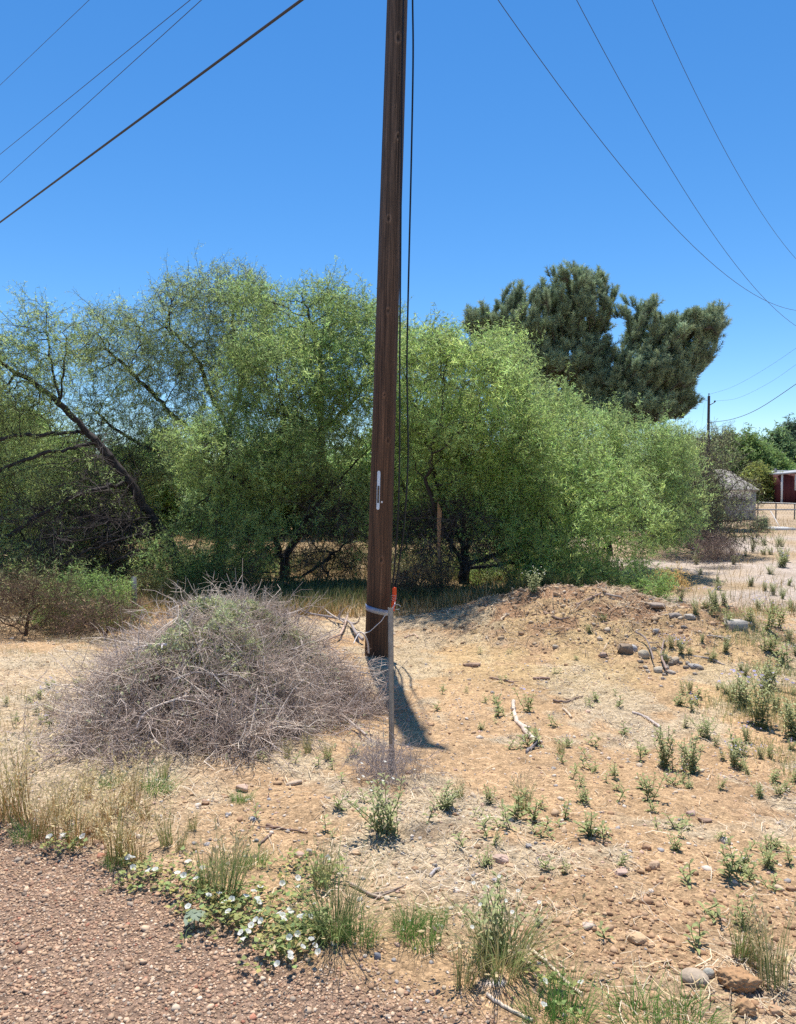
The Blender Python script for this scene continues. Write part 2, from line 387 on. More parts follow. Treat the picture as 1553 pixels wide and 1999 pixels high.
# ------------------------------------------------------------------ overhead lines
def wire(pts, Ys, r, label, name='power_line', cat='wire', group='lines strung from the pole', m=M_wire):
    P = [np.asarray(p, float) for p in pts]; g = Geo(); tube(g, smooth_path(P, 10), r, 6)
    o = g.build(name, m, origin=P[0]); return tag(o, label, cat, group)
def track(px, py, kdir, x0=0.0, y0=8.3):     # point above the plan line leaving the pole along kdir=(dx,dy)
    d = ray(px, py); u = d[0]/d[1]
    # x0+dx*s = u*(y0+dy*s)
    s = (u*y0-x0)/(kdir[0]-u*kdir[1]); Yp = y0+kdir[1]*s
    return at(px, py, Yp)
def ext(P, Q, s): return Q+(Q-P)*s
lk = (-1.07, 1.0)
def lines(specs, kdir, group):
    for pts, r, lab in specs:
        P = [track(a, b, kdir, .0, 8.3) for a, b in pts]; sp = np.array([p[1]-8.3 for p in P]); zz_ = np.array([p[2] for p in P])
        co = np.polyfit(sp, zz_, 2 if len(pts) > 3 else 1); smx = sp.max(); ss = np.r_[np.linspace(0, smx, 26), smx+np.array([2, 4, 7, 10])]
        zf_ = np.polyval(co, ss); 
        Q = [np.array([kdir[0]*a, 8.3+kdir[1]*a, z]) for a, z in zip(ss, zf_)]
        if r < .01: insulator(Q[0])
        g = Geo(); tube(g, Q, r, 6); nm = 'thick_cable' if r > .01 else 'power_line'
        tag(g.build(nm, M_wire, origin=Q[0]), lab, 'cable' if r > .01 else 'wire', group)
lines((
    (((585, 0), (300, 215), (0, 433)), .019, 'thick black cable crossing the sky at upper left, lowest of the four'),
    (((390, 0), (200, 178), (0, 355)), .0055, 'thin line at upper left just above the thick black cable'),
    (((368, 0), (180, 158), (0, 300)), .0055, 'thin line at upper left, second one above the thick black cable'),
    (((172, 0), (90, 82), (0, 165)), .0045, 'thin line cutting the top left corner of the sky')), lk, 'lines running off to the left')
lines((
    (((975, 0), (1055, 125), (1180, 280), (1330, 460), (1440, 555), (1500, 587), (1553, 607)), .0055, 'thin sagging line over the pine, leftmost of the three at upper right'),
    (((1122, 0), (1230, 190), (1380, 430), (1470, 570), (1553, 633)), .0055, 'thin sagging line at upper right, the middle one of three'),
    (((1273, 0), (1350, 170), (1430, 320), (1553, 505)), .0055, 'thin sagging line at far upper right, the rightmost of three')), (.889, 1.0), 'lines running off to the right')

# two black cables down the pole to the orange sleeve
def cable(pts, Y, r, lab):
    P = [at(a, b, y) for (a, b), y in zip(pts, Y)]; g = Geo(); tube(g, smooth_path(P, 8), r, 7); tag(g.build('drop_cable', M_cable, origin=P[0]), lab, 'cable', 'black cables beside the pole')
cable([(800, -330), (804, -150), (805, 0), (806, 110), (803, 290), (797, 550), (794, 700), (795, 800), (796, 900), (788, 1030), (777, 1110), (771.6, 1150), (768, 1190)], [8.35]*11+[8.31, 8.3], .0105, 'black cable hanging free to the right of the wooden pole, the outer one')
cable([(797, -330), (790, -100), (785, 100), (783, 300), (781.5, 500), (780, 700), (779.5, 880), (777, 1000), (771, 1090), (766.5, 1150), (766, 1190)], [8.3]*11, .0105, 'black cable hugging the right edge of the wooden pole, the inner one')
rt = tag(empty('cable_sleeve', tuple(at(769, 1190, 8.3))), 'bright orange plastic sleeve tied round the foot of the two black cables', 'sleeve')
o0 = -at(769, 1190, 8.3); g = Geo(); P = smooth_path([at(769.5, 1147, 8.3), at(769, 1165, 8.3), at(767.5, 1180, 8.3), at(766, 1193, 8.3)], 5)
tube(g, P, [.026]*6+[.024]*5+[.022]*5, 12); part(g, 'sleeve', M_orange, rt, o0)
g = Geo()
for k in range(3):
    c = at(768.5, 1162+k*4.0, 8.3); a = np.linspace(0, 6.28, 15); tube(g, np.stack([c[0]+.03*np.cos(a), c[1]+.03*np.sin(a), c[2]+.006*np.sin(a*2+k)], 1), .0022, 4, (.75, .75, .72), cap=False)
c = at(774, 1185, 8.27); a = np.linspace(0, 5.5, 16); tube(g, np.stack([c[0]+.045*np.cos(a), c[1]+0*a, c[2]+.03*np.sin(a)], 1), .002, 4, (.55, .6, .7))
part(g, 'tie_wire', M_straw, rt, o0)
# metal post in front
pbase = GR(765, 1480); Yp = pbase[1]
def gpost():
    g = Geo(); zt = zof(1187, Yp); x = at(762, 1187, Yp)[0]; xb = at(764.5, 1480, Yp)[0]; zb = float(pbase[2])-.1
    # channel section
    w_, dp, th = .0175, .018, .004
    prof = [(-w_, 0), (w_, 0), (w_, dp), (w_-th, dp), (w_-th, th), (-w_+th, th), (-w_+th, dp), (-w_, dp)]
    a = [(xb+p, Yp+q, zb) for p, q in prof]; b = [(x+p, Yp+q, zt) for p, q in prof]
    g.add(a+b, [(i, (i+1) % 8, 8+(i+1) % 8, 8+i) for i in range(8)]); g.add(b, [tuple(range(8))]); return g, np.array([xb, Yp, float(pbase[2])])
g, ob = gpost(); tag(g.build('metal_post', M_steel, origin=ob), 'thin grey steel channel post standing upright in front of the utility pole', 'post')
tw = [at(771, 1175, 8.26), at(768, 1184, 7.8), at(757, 1196, 8.22), at(750, 1203, 8.22), at(744, 1212, 8.2), at(733, 1222, 8.2), at(722, 1232, 8.2), at(711, 1236, 8.1), at(702, 1236, 8.0), at(696, 1243, 7.9), at(690, 1256, 7.7)]
g = Geo(); tube(g, smooth_path(tw, 5), .005, 5, (.75, .72, .7)); tag(g.build('pale_wire', M_straw, origin=tw[0]), 'loose pale wire drooping from the orange sleeve across the pole foot', 'wire')
lp = GR(262, 1212); g = Geo(); box(g, (lp[0]-.03, lp[1]-.025, lp[2]-.1), (lp[0]+.03, lp[1]+.025, zof(1126, lp[1])))
tag(g.build('stub_post', M_rusty, origin=lp), 'short dark grey post standing behind the left side of the brush pile', 'post')

# ------------------------------------------------------------------ trees
def colonise(limbs, blobs, natt, step, kill, infl, seed, thin=.0, up=0.0, wander=.25):
    r = np.random.default_rng(seed); nodes = []; par = []
    for L in limbs:                       # L: (parent_index or None, [points])
        P = smooth_path(L[1], 4); d = np.r_[0, np.cumsum(np.linalg.norm(np.diff(P, axis=0), axis=1))]
        m = max(2, int(d[-1]/step)); t = np.linspace(0, d[-1], m+1); Q = np.stack([np.interp(t, d, P[:, k]) for k in range(3)], 1)
        if L[0] is None: pi = -1
        else:
            arr = np.array(nodes); pi = int(np.argmin(np.linalg.norm(arr-Q[0], axis=1))); Q = Q[1:]
        for j, q in enumerate(Q):
            if L[0] is None and j == 0: nodes.append(q); par.append(-1)
            elif j == 0: nodes.append(q+r.normal(0, step*.1, 3)); par.append(pi)
            else: nodes.append(q+r.normal(0, step*.12, 3)); par.append(len(nodes)-2)
    A = []; vol = np.array([b[2][0]*b[2][1]*b[2][2]*b[3] for b in blobs]); vol = vol/vol.sum()
    for b, v in zip(blobs, vol):
        m = int(natt*v)+1; p = r.normal(0, 1, (m, 3)); p /= np.linalg.norm(p, axis=1, keepdims=True); p *= (r.uniform(.12, 1, (m, 1)))**(1/2.6)
        A.append(np.array(b[0])+p*np.array(b[2]))
    A = np.concatenate(A)
    if thin:
        k = fbm(A[:, 0]*1.3+A[:, 1]*.8, A[:, 2]*1.6-A[:, 1]*.6, seed, 3) > thin; A = A[k]
    A = A[A[:, 2] > gz(A[:, 0], A[:, 1])+.08]
    alive = np.ones(len(A), bool)
    new = list(range(len(nodes))); best = np.full(len(A), 1e9); bi = np.zeros(len(A), int)
    for it in range(160):
        if not alive.any() or not new: break
        N_ = np.array([nodes[i] for i in new]); kd = kdtree.KDTree(len(N_))
        for j, q in enumerate(N_): kd.insert(q, j)
        kd.balance()
        for a in np.nonzero(alive)[0]:
            _, j, dd = kd.find(A[a])
            if dd < best[a]: best[a] = dd; bi[a] = new[j]
        alive &= best > kill
        act = alive & (best < infl)
        if not act.any(): break
        arr = np.array(nodes); dirs = A[act]-arr[bi[act]]; dirs /= np.linalg.norm(dirs, axis=1, keepdims=True)
        acc = np.zeros((len(nodes), 3)); np.add.at(acc, bi[act], dirs); cnt = np.bincount(bi[act], minlength=len(nodes))
        new = []
        for i in np.nonzero(cnt)[0]:
            d = acc[i]/cnt[i]+r.normal(0, wander, 3)+np.array([0, 0, up]); 
            nd = np.linalg.norm(d)
            if nd < 1e-3: continue
            q = nodes[i]+d/nd*step; nodes.append(q); par.append(i); new.append(len(nodes)-1)
        if len(nodes) > 12000: break
    return np.array(nodes), np.array(par)
def skeleton(geo, P, par, tip, power, rmax, col=(1, 1, 1), sides=6):
    n = len(P); w_ = np.zeros(n); nch = np.zeros(n, int)
    for i in range(n-1, -1, -1):
        if w_[i] == 0: w_[i] = tip**power
        if par[i] >= 0: w_[par[i]] += w_[i]; nch[par[i]] += 1
    rad = np.minimum(w_**(1/power), rmax)
    D = np.zeros((n, 3)); Xf = np.zeros((n, 3))
    for i in range(n):
        p = par[i]
        if p < 0: D[i] = (0, 0, 1); Xf[i] = (1, 0, 0); continue
        d = P[i]-P[p]; d /= max(np.linalg.norm(d), 1e-9); D[i] = d; x = Xf[p]-d*Xf[p].dot(d); nn = np.linalg.norm(x)
        Xf[i] = x/nn if nn > 1e-6 else np.cross(d, [0, 0, 1.])
    c = np.nonzero(par >= 0)[0]; p = par[c]
    for thick in (True, False):
        sel = rad[c] > .012 if thick else rad[c] <= .012
        cc = c[sel]; pp = p[sel]; k = sides if thick else 3
        if len(cc) == 0: continue
        a = np.linspace(0, 2*np.pi, k, endpoint=False); ca = np.cos(a)[None, :, None]; sa = np.sin(a)[None, :, None]
        Yc = np.cross(D[cc], Xf[cc]); rp = np.where(rad[cc] < .62*rad[pp], rad[cc]*1.15, rad[pp]); Yp_ = np.cross(D[pp], Xf[pp])
        top = P[cc][:, None]+rad[cc][:, None, None]*(ca*Xf[cc][:, None]+sa*Yc[:, None])
        small = (rad[cc] < .62*rad[pp])[:, None]
        XP = np.where(small, Xf[cc], Xf[pp]); YP = np.where(small, Yc, Yp_)
        bot = P[pp][:, None]+rp[:, None, None]*(ca*XP[:, None]+sa*YP[:, None])
        V = np.concatenate([bot, top], 1).reshape(-1, 3); m = len(cc); kk = np.arange(k)
        base = (np.arange(m)*2*k)[:, None]
        Fq = np.stack([base+kk, base+(kk+1) % k, base+k+(kk+1) % k, base+k+kk], -1).reshape(-1, 4)
        geo.add(V, Fq, col)
    return rad, D, nch
def twig_proto(seed, L=.42, leafL=.058, leafW=.0105, nleaf=46, droop=.4, sub=4, leafy=1.0, rad=.0028):
    r = np.random.default_rng(seed); gs = Geo(); gl = Geo()
    def stem(p0, d, L, rad_, k):
        P = [p0]; dd = d.copy()
        for i in range(k):
            dd = dd+r.normal(0, .16, 3); dd /= np.linalg.norm(dd); P.append(P[-1]+dd*L/k)
        tube(gs, P, np.linspace(rad_, rad_*.5, k+1), 3, cap=False); return P
    main = stem(np.zeros(3), np.array([0, 0, 1.]), L, rad, 4); all_ = [main]
    for j in range(sub):
        q = main[1+j % 3]; d = np.array([0, 0, 1.])*.8+r.normal(0, .65, 3); d /= np.linalg.norm(d)
        all_.append(stem(q, d, L*r.uniform(.35, .65), rad*.7, 2))
    V = []; n = int(nleaf*leafy)
    for j in range(n):
        S = all_[r.integers(len(all_))]; i = r.integers(len(S)-1); t = r.random(); p = S[i]*(1-t)+S[i+1]*t
        d = r.normal(0, 1, 3); d[2] *= .6; d /= np.linalg.norm(d); l = leafL*r.uniform(.6, 1.25); wd = leafW*r.uniform(.7, 1.2)
        sd_ = np.cross(d, r.normal(0, 1, 3)); sd_ /= np.linalg.norm(sd_)
        bend = r.normal(0, .25, 3)
        m_ = p+d*l*.5+bend*l*.1; e_ = p+d*l+bend*l*.5
        cc = r.uniform(.75, 1.25)*np.array([1, 1, 1])*np.array([r.uniform(.9, 1.15), 1, r.uniform(.8, 1.15)])
        gl.add([p-sd_*wd*.3, p+sd_*wd*.3, m_+sd_*wd*.5, m_-sd_*wd*.5, e_+sd_*wd*.2, e_-sd_*wd*.2], [(0, 1, 2, 3), (3, 2, 4, 5)], cc)
    cat = lambda g: (np.concatenate(g.V), np.concatenate(g.F), np.concatenate(g.C))
    return cat(gs), (cat(gl) if n else None)
LK = np.array([2.15, 2.15, 2.65])
TW = [twig_proto(100+i) for i in range(9)]
TWs = [twig_proto(200+i, leafL=.052, leafW=.0095, nleaf=30) for i in range(7)]
TWfar = [twig_proto(300+i, L=.8, leafL=.16, leafW=.05, nleaf=34, rad=.006) for i in range(6)]
TWdead = [twig_proto(450+i, L=.6, nleaf=0, sub=8, rad=.0055) for i in range(6)]
TWbare = [twig_proto(400+i, L=.5, nleaf=3, sub=5) for i in range(6)]
def leafcol(n, base, seed=1, var=.2):
    r = np.random.default_rng(seed); k = np.clip(r.normal(1, var, (n, 1)), .5, 1.6)
    t = r.uniform(0, 1, (n, 1)); b = np.array(base)[None]
    return b*k*(1-t*np.array([[-.18, -.03, .1]]))
def tree(name, label, group, base, limbs, blobs, natt=2600, step=.17, kill=.27, infl=2.2, seed=1, thin=0, twigs=TW, tper=1.0, lcol=(.17, .24, .075), rmax=.16, tip=.0045, tscale=(.8, 1.25), up=.05, hang=.25, wood=(1, 1, 1), bark=None, leafm=None, power=2.12, shoots=.0, wander=.25, rtw=.014, cat='tree', bare=(), wispy=0):
    P, par = colonise(limbs, blobs, natt, step, kill, infl, seed, thin, up*.5, wander)
    base = np.array(base); r = np.random.default_rng(seed+5)
    root = tag(empty(name, tuple(base)), label, cat, group)
    gt = Geo(); rad, D, nch = skeleton(gt, P, par, tip, power, rmax, wood)
    pass
    gl = Geo(); c = np.nonzero((rad < rtw) & (par >= 0))[0]
    tipm = nch[c] == 0
    reps = np.where(tipm, 2, 1)*tper; k = np.floor(reps).astype(int)+(r.random(len(c)) < (reps % 1)); c = np.repeat(c, k); n = len(c)
    d = D[c]+r.normal(0, .55, (n, 3)); d[:, 2] += up; 
    z = r.random(n) < hang; d[z, 2] -= .9
    fr = frames(d); t = r.random((n, 1)); pos = P[c]*(1-t)+P[par[c]]*t
    s = r.uniform(*tscale, n); ti = r.integers(0, len(twigs), n)
    if wispy:
        tp = np.nonzero(nch == 0)[0]; tp = tp[r.random(len(tp)) < wispy]; dd = D[tp]*.6+np.array([0, 0, .9])+r.normal(0, .3, (len(tp), 3)); dd /= np.linalg.norm(dd, axis=1, keepdims=True)
        for q in range(4):
            pos = np.vstack([pos, P[tp]+dd*(.16*q)]); fr = np.concatenate([fr, frames(dd+r.normal(0, .28, dd.shape))]); s = np.r_[s, r.uniform(.5, .8, len(tp))]; ti = np.r_[ti, r.integers(0, len(twigs), len(tp))]
            d = np.vstack([d, dd])
        for i, q in enumerate(tp): tube(gt, [P[q], P[q]+dd[i]*.35, P[q]+dd[i]*.62+[0, 0, .02]], [.005, .004, .002], 3, cap=False)
        n = len(pos)
    lc = leafcol(n, np.array(lcol)*LK, seed+9); 
    lc = lc*(.82+.4*fbm(pos[:, 0]*1.3, pos[:, 2]*1.3+pos[:, 1], seed+3, 2))[:, None]
    isb = np.zeros(n, bool)
    for b in bare: isb |= (((pos-np.array(b[0]))/np.array(b[2]))**2).sum(1) < r.uniform(.1, 1.2, n)
    for j, (st, lf) in enumerate(twigs):
        m = ti == j; scatter(gt, st, pos[m], fr[m], s[m], np.ones((m.sum(), 3))*np.array(wood)*1.25)
        m = m & ~isb
        if lf: scatter(gl, lf, pos[m], fr[m], s[m], lc[m])
    if bare:
        q = np.nonzero(isb)[0]; q = q[r.random(len(q)) < .5]; fb = frames(d[q]+r.normal(0, .5, (len(q), 3))-[0, 0, .3]); tj = r.integers(0, 6, len(q)); pp_ = pos[q]+r.normal(0, .12, (len(q), 3))
        for j, (st, _) in enumerate(TWdead): m = tj == j; scatter(gt, st, pp_[m], fb[m], r.uniform(.8, 1.5, m.sum()), np.ones((m.sum(), 3))*2.0)
    part(gt, 'trunk', bark or M_bark, root, -base); part(gl, 'crown', leafm or M_leaf, root, -base)
    return root
def B(px, py, Y, rx, ry, rd, dens=1.0):      # ellipsoid in metres centred at that direction and distance
    s = Y/F; return (at(px, py, Y), None, (rx*s, rd, ry*s), dens)
def pl(pts, Y): return [at(a, b, (Y if np.isscalar(Y) else Y[i])) for i, (a, b) in enumerate(pts)]
def gb(px, py): p = GR(px, py); return p
near_cfg = dict(kill=.185, step=.13)

# A: leaning mesquite at far left
bA = at(352, 1128, 14.0); 
tree('mesquite_tree', 'dark mesquite leaning left, long black limb rising to the left edge', 'mesquites', bA,
     [(None, pl([(356, 1140), (342, 1085), (300, 1015), (255, 945), (215, 890), (165, 840), (120, 790), (60, 745), (-10, 700)], [14, 14, 13.9, 13.8, 13.7, 13.6, 13.5, 13.4, 13.2])),
      (1, pl([(118, 790), (103, 730), (95, 680), (90, 620)], 13.5)), (1, pl([(118, 790), (122, 720), (130, 660)], [13.5, 13.3, 13.2])),
      (1, pl([(225, 900), (190, 870), (120, 850), (50, 850)], [13.7, 13.4, 13, 12.6])),
      (1, pl([(300, 1020), (240, 985), (180, 975), (120, 1000), (90, 1030)], [13.9, 13.2, 12.8, 12.5, 12.2])),
      (1, pl([(330, 1075), (270, 1048), (190, 1050), (110, 1050), (50, 1010)], [14, 13.3, 12.8, 12.4, 12])),
      (1, pl([(320, 1050), (230, 1020), (140, 1000), (20, 990)], [14, 14.4, 14.8, 15]))]+
     [(1, pl([(x0, y0), (x0-70, y0+dy*.35), (x0-150, y0+dy), (x0-230, y0+dy*2.1)], [13.8, 12.9, 12.5, 12.3])) for x0, y0, dy in ((280, 985, -25), (262, 955, 15), (240, 925, -12), (300, 1010, 22), (218, 893, 20), (190, 865, 35), (312, 1035, 45), (325, 1062, 55), (170, 843, 10), (250, 940, 50))],
     [B(95, 715, 13.4, 45, 125, .8, 1.0), B(135, 690, 13.3, 30, 70, .6, .8), B(10, 740, 13, 85, 105, 1.2, 1.1), B(-80, 860, 14, 130, 180, 1.6, .8), B(60, 930, 14.6, 120, 110, 1.0, .9),
      B(150, 1030, 14.3, 160, 95, 1.2, 1.0), B(40, 1130, 12.0, 130, 80, .9, 1.0), B(220, 940, 14.8, 90, 80, 1.0, .6), B(-120, 1080, 12.2, 100, 130, 1.2, .7), B(60, 620, 13.4, 22, 55, .5, .7), B(240, 1080, 13.8, 90, 50, 1.2, .8), B(120, 1110, 14.5, 150, 60, 1.5, .8)],
     bare=[B(190, 1020, 13.2, 160, 85, 1.8), B(230, 900, 13.4, 90, 60, 1.2)], natt=8500, wispy=.07, seed=3, twigs=TWs, tper=1.2, lcol=(.19, .26, .09), rmax=.17, **near_cfg)
# C: rear left crown with sky showing
tree('mesquite_tree', 'open-crowned mesquite between the leaning tree and the bushy one, sky showing through', 'mesquites', at(432, 1110, 16.8),
     [(None, pl([(432, 1125), (430, 1000), (437, 900), (440, 830), (405, 760), (385, 700), (330, 640)], [16.8]*5+[16.5, 16.3])),
      (1, pl([(438, 870), (360, 830), (290, 760), (230, 700)], [16.8, 16.3, 16, 15.8])), (1, pl([(438, 850), (470, 760), (460, 680), (450, 600)], [16.8, 17, 17, 17])),
      (1, pl([(430, 930), (350, 890), (260, 860), (180, 800)], [16.8, 16, 15.6, 15.2])), (1, pl([(440, 840), (490, 800), (520, 740)], 16.8))],
     [B(240, 680, 15.8, 90, 85, 1.3), B(370, 650, 16.3, 90, 110, 1.5), B(470, 640, 16.8, 70, 115, 1.4), B(250, 820, 15.6, 110, 80, 1.2, .8), B(400, 800, 16, 70, 80, 1.3, .5), B(300, 900, 15.6, 110, 60, 1.2, .6), B(420, 560, 16.6, 60, 40, .8, .9)],
     natt=8000, wispy=.07, seed=17, twigs=TWs, tper=.95, lcol=(.175, .24, .095), rmax=.15, **near_cfg)
# B: main bushy one left of the pole
tree('mesquite_tree', 'large bushy mesquite directly left of the utility pole, forked black trunk', 'mesquites', at(556, 1125, 15),
     [(None, pl([(556, 1145), (558, 1090), (590, 1030), (620, 985), (660, 940), (715, 880)], [15, 15, 15, 14.8, 14.6, 14.3])),
      (1, pl([(556, 1100), (525, 1020), (530, 965), (546, 915), (543, 870), (555, 800)], [15, 14.6, 14.4, 14.2, 14.1, 14])),
      (1, pl([(600, 1015), (625, 930), (627, 860), (622, 780), (625, 700), (600, 610)], 15)),
      (1, pl([(560, 1130), (600, 1120), (650, 1080), (700, 1040)], [15, 14.4, 14, 13.8])),
      (1, pl([(627, 850), (580, 815), (520, 812)], 15)), (1, pl([(627, 850), (670, 800), (700, 770)], 15)),
      (1, pl([(530, 970), (450, 930), (400, 890)], [14.4, 13.8, 13.4]))],
     [B(610, 625, 15.2, 115, 75, 1.6, 1.1), B(540, 590, 15.2, 100, 42, 1.2, 1.2), B(560, 740, 14.4, 130, 110, 1.6, 1.1), B(670, 720, 15, 70, 120, 1.6, .9), B(470, 900, 13.4, 130, 75, 1.1, 1.25), B(400, 860, 13.3, 80, 60, .9, 1.1),
      B(600, 880, 13.8, 110, 80, 1.2, 1.0), B(450, 1040, 13.2, 120, 85, 1.0, 1.3), B(520, 1110, 13, 70, 45, .7, 1.0), B(670, 950, 14.2, 60, 90, 1.0, .6), B(730, 650, 15.4, 55, 60, 1.0, 1.0), B(725, 760, 14.8, 55, 90, 1.1, 1.0), B(640, 1040, 13.4, 70, 50, .8, .55), B(360, 1080, 13, 80, 55, .8, 1.0), B(670, 1060, 14.6, 60, 50, 1, .8), B(430, 1110, 15.5, 120, 50, 1.5, .6)],
     thin=.40, bare=[B(640, 1010, 14.5, 90, 90, 1.8), B(600, 1080, 14.5, 130, 60, 2.6)], natt=12000, wispy=.07, seed=29, twigs=TW, tper=1.1, lcol=(.16, .235, .075), rmax=.20, **near_cfg)
# D: right of pole
tree('mesquite_tree', 'wide mesquite right of the utility pole, many dark stems rising from one base', 'mesquites', at(905, 1125, 14),
     [(None, pl([(906, 1140), (905, 1090), (890, 1030), (860, 960), (840, 900), (820, 820)], 14)),
      (1, pl([(905, 1100), (925, 1020), (960, 930), (1000, 850)], [14, 13.9, 13.8, 13.7])), (1, pl([(905, 1100), (870, 1050), (810, 1000), (780, 930)], [14, 14, 14.2, 14.4])),
      (1, pl([(905, 1105), (960, 1085), (1030, 1060), (1100, 1050)], [14, 13.4, 13, 12.6])), (1, pl([(905, 1090), (900, 980), (910, 880), (900, 760)], [14, 14.2, 14.4, 14.6])),
      (1, pl([(905, 1110), (1000, 1100), (1090, 1090), (1170, 1080)], [14, 13.6, 13.2, 12.8])), (1, pl([(905, 1105), (880, 1060), (850, 1000), (830, 930)], [14, 13.5, 13.2, 13])),
      (1, pl([(905, 1110), (850, 1100), (815, 1080), (790, 1040)], [14, 14.2, 14.4, 14.5]))],
     [B(825, 725, 13.2, 95, 80, 1.6, 1.2), B(925, 735, 13.0, 95, 75, 1.5, 1.2), B(840, 850, 13.6, 110, 100, 1.3, 1.2), B(970, 850, 13.4, 120, 100, 1.4, 1.2), B(1060, 930, 12.9, 120, 100, 1.2, 1.2),
      B(900, 960, 12.9, 100, 60, .9, .9), B(1160, 1000, 12.4, 130, 95, 1.1, 1.3), B(1120, 1090, 12.0, 110, 70, .8, 1.3), B(1200, 1120, 11.9, 60, 40, .6, 1.1), B(1250, 1040, 12.6, 70, 60, .8, 1.0), B(790, 950, 14, 50, 80, 1.0, .6), B(980, 700, 14.6, 50, 50, 1.0, .8), B(770, 720, 14.6, 50, 95, 1.1, 1.0), B(1030, 1050, 12.5, 80, 60, .7, 1.1), B(980, 1040, 13.0, 110, 60, .9, .8), B(860, 1040, 13.6, 110, 55, 1, .9), B(1010, 1080, 15, 110, 50, 1.2, .6), B(940, 1000, 13.2, 90, 50, .8, .8), B(900, 800, 11.5, 90, 60, .9, 1), B(870, 700, 11.9, 90, 55, 1.0, 1), B(960, 760, 11.6, 60, 50, .8, .9), B(1000, 830, 11.9, 60, 50, .7, .8)],
     thin=.40, bare=[B(860, 1030, 13.6, 110, 70, 2), B(940, 1060, 13.9, 80, 50, 1.6)], natt=14500, wispy=.07, seed=41, twigs=TW, tper=1.25, lcol=(.185, .27, .08), rmax=.12, **near_cfg)
# E: behind D to the right
tree('mesquite_tree', 'spreading mesquite below the pines, farthest right of the large ones', 'mesquites', at(1190, 1075, 17.5),
     [(None, pl([(1190, 1085), (1180, 1000), (1150, 930), (1110, 860)], 17.5)), (1, pl([(1185, 1040), (1230, 960), (1270, 900), (1300, 860)], 17.3)), (1, pl([(1185, 1020), (1190, 940), (1200, 860)], 17.2)), (1, pl([(1188, 1050), (1100, 980), (1060, 900), (1040, 820)], 17.3))],
     [B(1060, 810, 17, 70, 60, 1.5, 1), B(1140, 860, 16.6, 110, 65, 1.6, 1.1), B(1250, 890, 16.6, 100, 65, 1.6, 1.1), B(1180, 950, 15.8, 140, 70, 1.4, 1.1), B(1290, 990, 16, 70, 80, 1.4, 1.0), B(1320, 870, 17.5, 35, 40, .8, .6), B(1020, 730, 17.4, 30, 40, .8, .7)],
     thin=.38, natt=9000, wispy=.07, seed=53, twigs=TW, tper=1.25, lcol=(.18, .26, .085), rmax=.13, kill=.21, step=.15)
# F: sparse twiggy
tree('mesquite_tree', 'sparse twiggy mesquite with bare grey branches in front of the pale shed', 'mesquites', at(1350, 1065, 21),
     [(None, pl([(1345, 1072), (1350, 1020), (1375, 960), (1382, 900), (1385, 850)], 21)), (1, pl([(1350, 1020), (1400, 980), (1440, 940)], [21, 20.6, 20.2])), (1, pl([(1350, 1000), (1330, 930), (1340, 860)], 21)), (1, pl([(1347, 1040), (1400, 1020), (1460, 1015)], [21, 20.6, 20])), (1, pl([(1368, 975), (1410, 930), (1440, 900)], 21))],
     [B(1380, 890, 21, 50, 60, 1.5), B(1340, 950, 20.6, 70, 100, 1.5), B(1410, 970, 20.6, 60, 60, 1.5, .7), B(1400, 1030, 20.4, 75, 35, 1.5)],
     natt=1500, seed=61, twigs=[(a, b) for a, b in [twig_proto(500+i, L=.55, leafL=.08, leafW=.014, nleaf=8, sub=5, rad=.005) for i in range(5)]], tper=1.25, lcol=(.16, .20, .08), rmax=.09, kill=.26, step=.18, wood=(1.6, 1.5, 1.45))

def far_tree(px, base_py, Y, w_px, top_py, label, group, seed, lcol=(.13, .2, .07), nat=1500, name='mesquite_tree', twigs=TWfar, dens=2.6):
    by = base_py; h = by-top_py; s = Y/F; k = max(1., Y/26)
    limbs = [(None, pl([(px, by), (px, by-h*.25), (px+w_px*.06, by-h*.5)], Y)), (1, pl([(px, by-h*.2), (px-w_px*.25, by-h*.5)], Y)), (1, pl([(px, by-h*.25), (px+w_px*.28, by-h*.55)], Y))]
    r = random.Random(seed); bl = [B(px, by-h*.55, Y, w_px*.42, h*.3, w_px*s*.35, 1)]
    for i in range(5):
        fx = -.42+.21*i; bl.append(B(px+w_px*fx, by-h*(.55-.5*abs(fx)+r.uniform(0, .12)), Y, w_px*.19, h*(.26+r.uniform(-.05, .06)), w_px*s*.25, .8))
    bl.append(B(px-w_px*.25, by-h*.22, Y, w_px*.28, h*.22, w_px*s*.3, 1)); bl.append(B(px+w_px*.25, by-h*.2, Y, w_px*.28, h*.2, w_px*s*.3, 1))
    bl.append(B(px+w_px*r.uniform(-.15, .15), top_py+h*.2, Y, w_px*.16, h*.2, w_px*s*.2, .8))
    rr_ = (w_px*s*.5)*(h*s*.5)
    st = max(.28, math.sqrt(rr_)*.12)
    return tree(name, label, group, at(px, by, Y), limbs, bl, natt=nat*3, step=st*.8, kill=st*.95, infl=st*9, seed=seed, twigs=twigs, tper=dens, lcol=lcol, rmax=.14*k**.5, tip=.009*k, rtw=.03*k, tscale=(.55*k**.8, .9*k**.8))
gpT = 'mesquites beyond the near trees'
far_tree(60, 1075, 25, 330, 800, 'bright green mesquite seen through the leaning tree at far left', gpT, 71, (.19, .27, .08))
far_tree(300, 1060, 30, 300, 850, 'low green mesquite behind the leaning trunk, seen through its branches', gpT, 72, (.18, .26, .08))
far_tree(560, 1060, 28, 300, 820, 'green mesquite seen through gaps behind the big bushy tree', gpT, 73)
far_tree(800, 1060, 27, 260, 790, 'green mesquite just behind the utility pole', gpT, 74, (.17, .25, .08))
far_tree(1040, 1050, 30, 260, 850, 'green mesquite hidden behind the tree right of the pole', gpT, 75)
far_tree(1300, 1040, 34, 160, 860, 'small mesquite behind the twiggy one, left of the shed', gpT, 76, (.14, .19, .08))
gpR = 'trees on the far side of the red building'
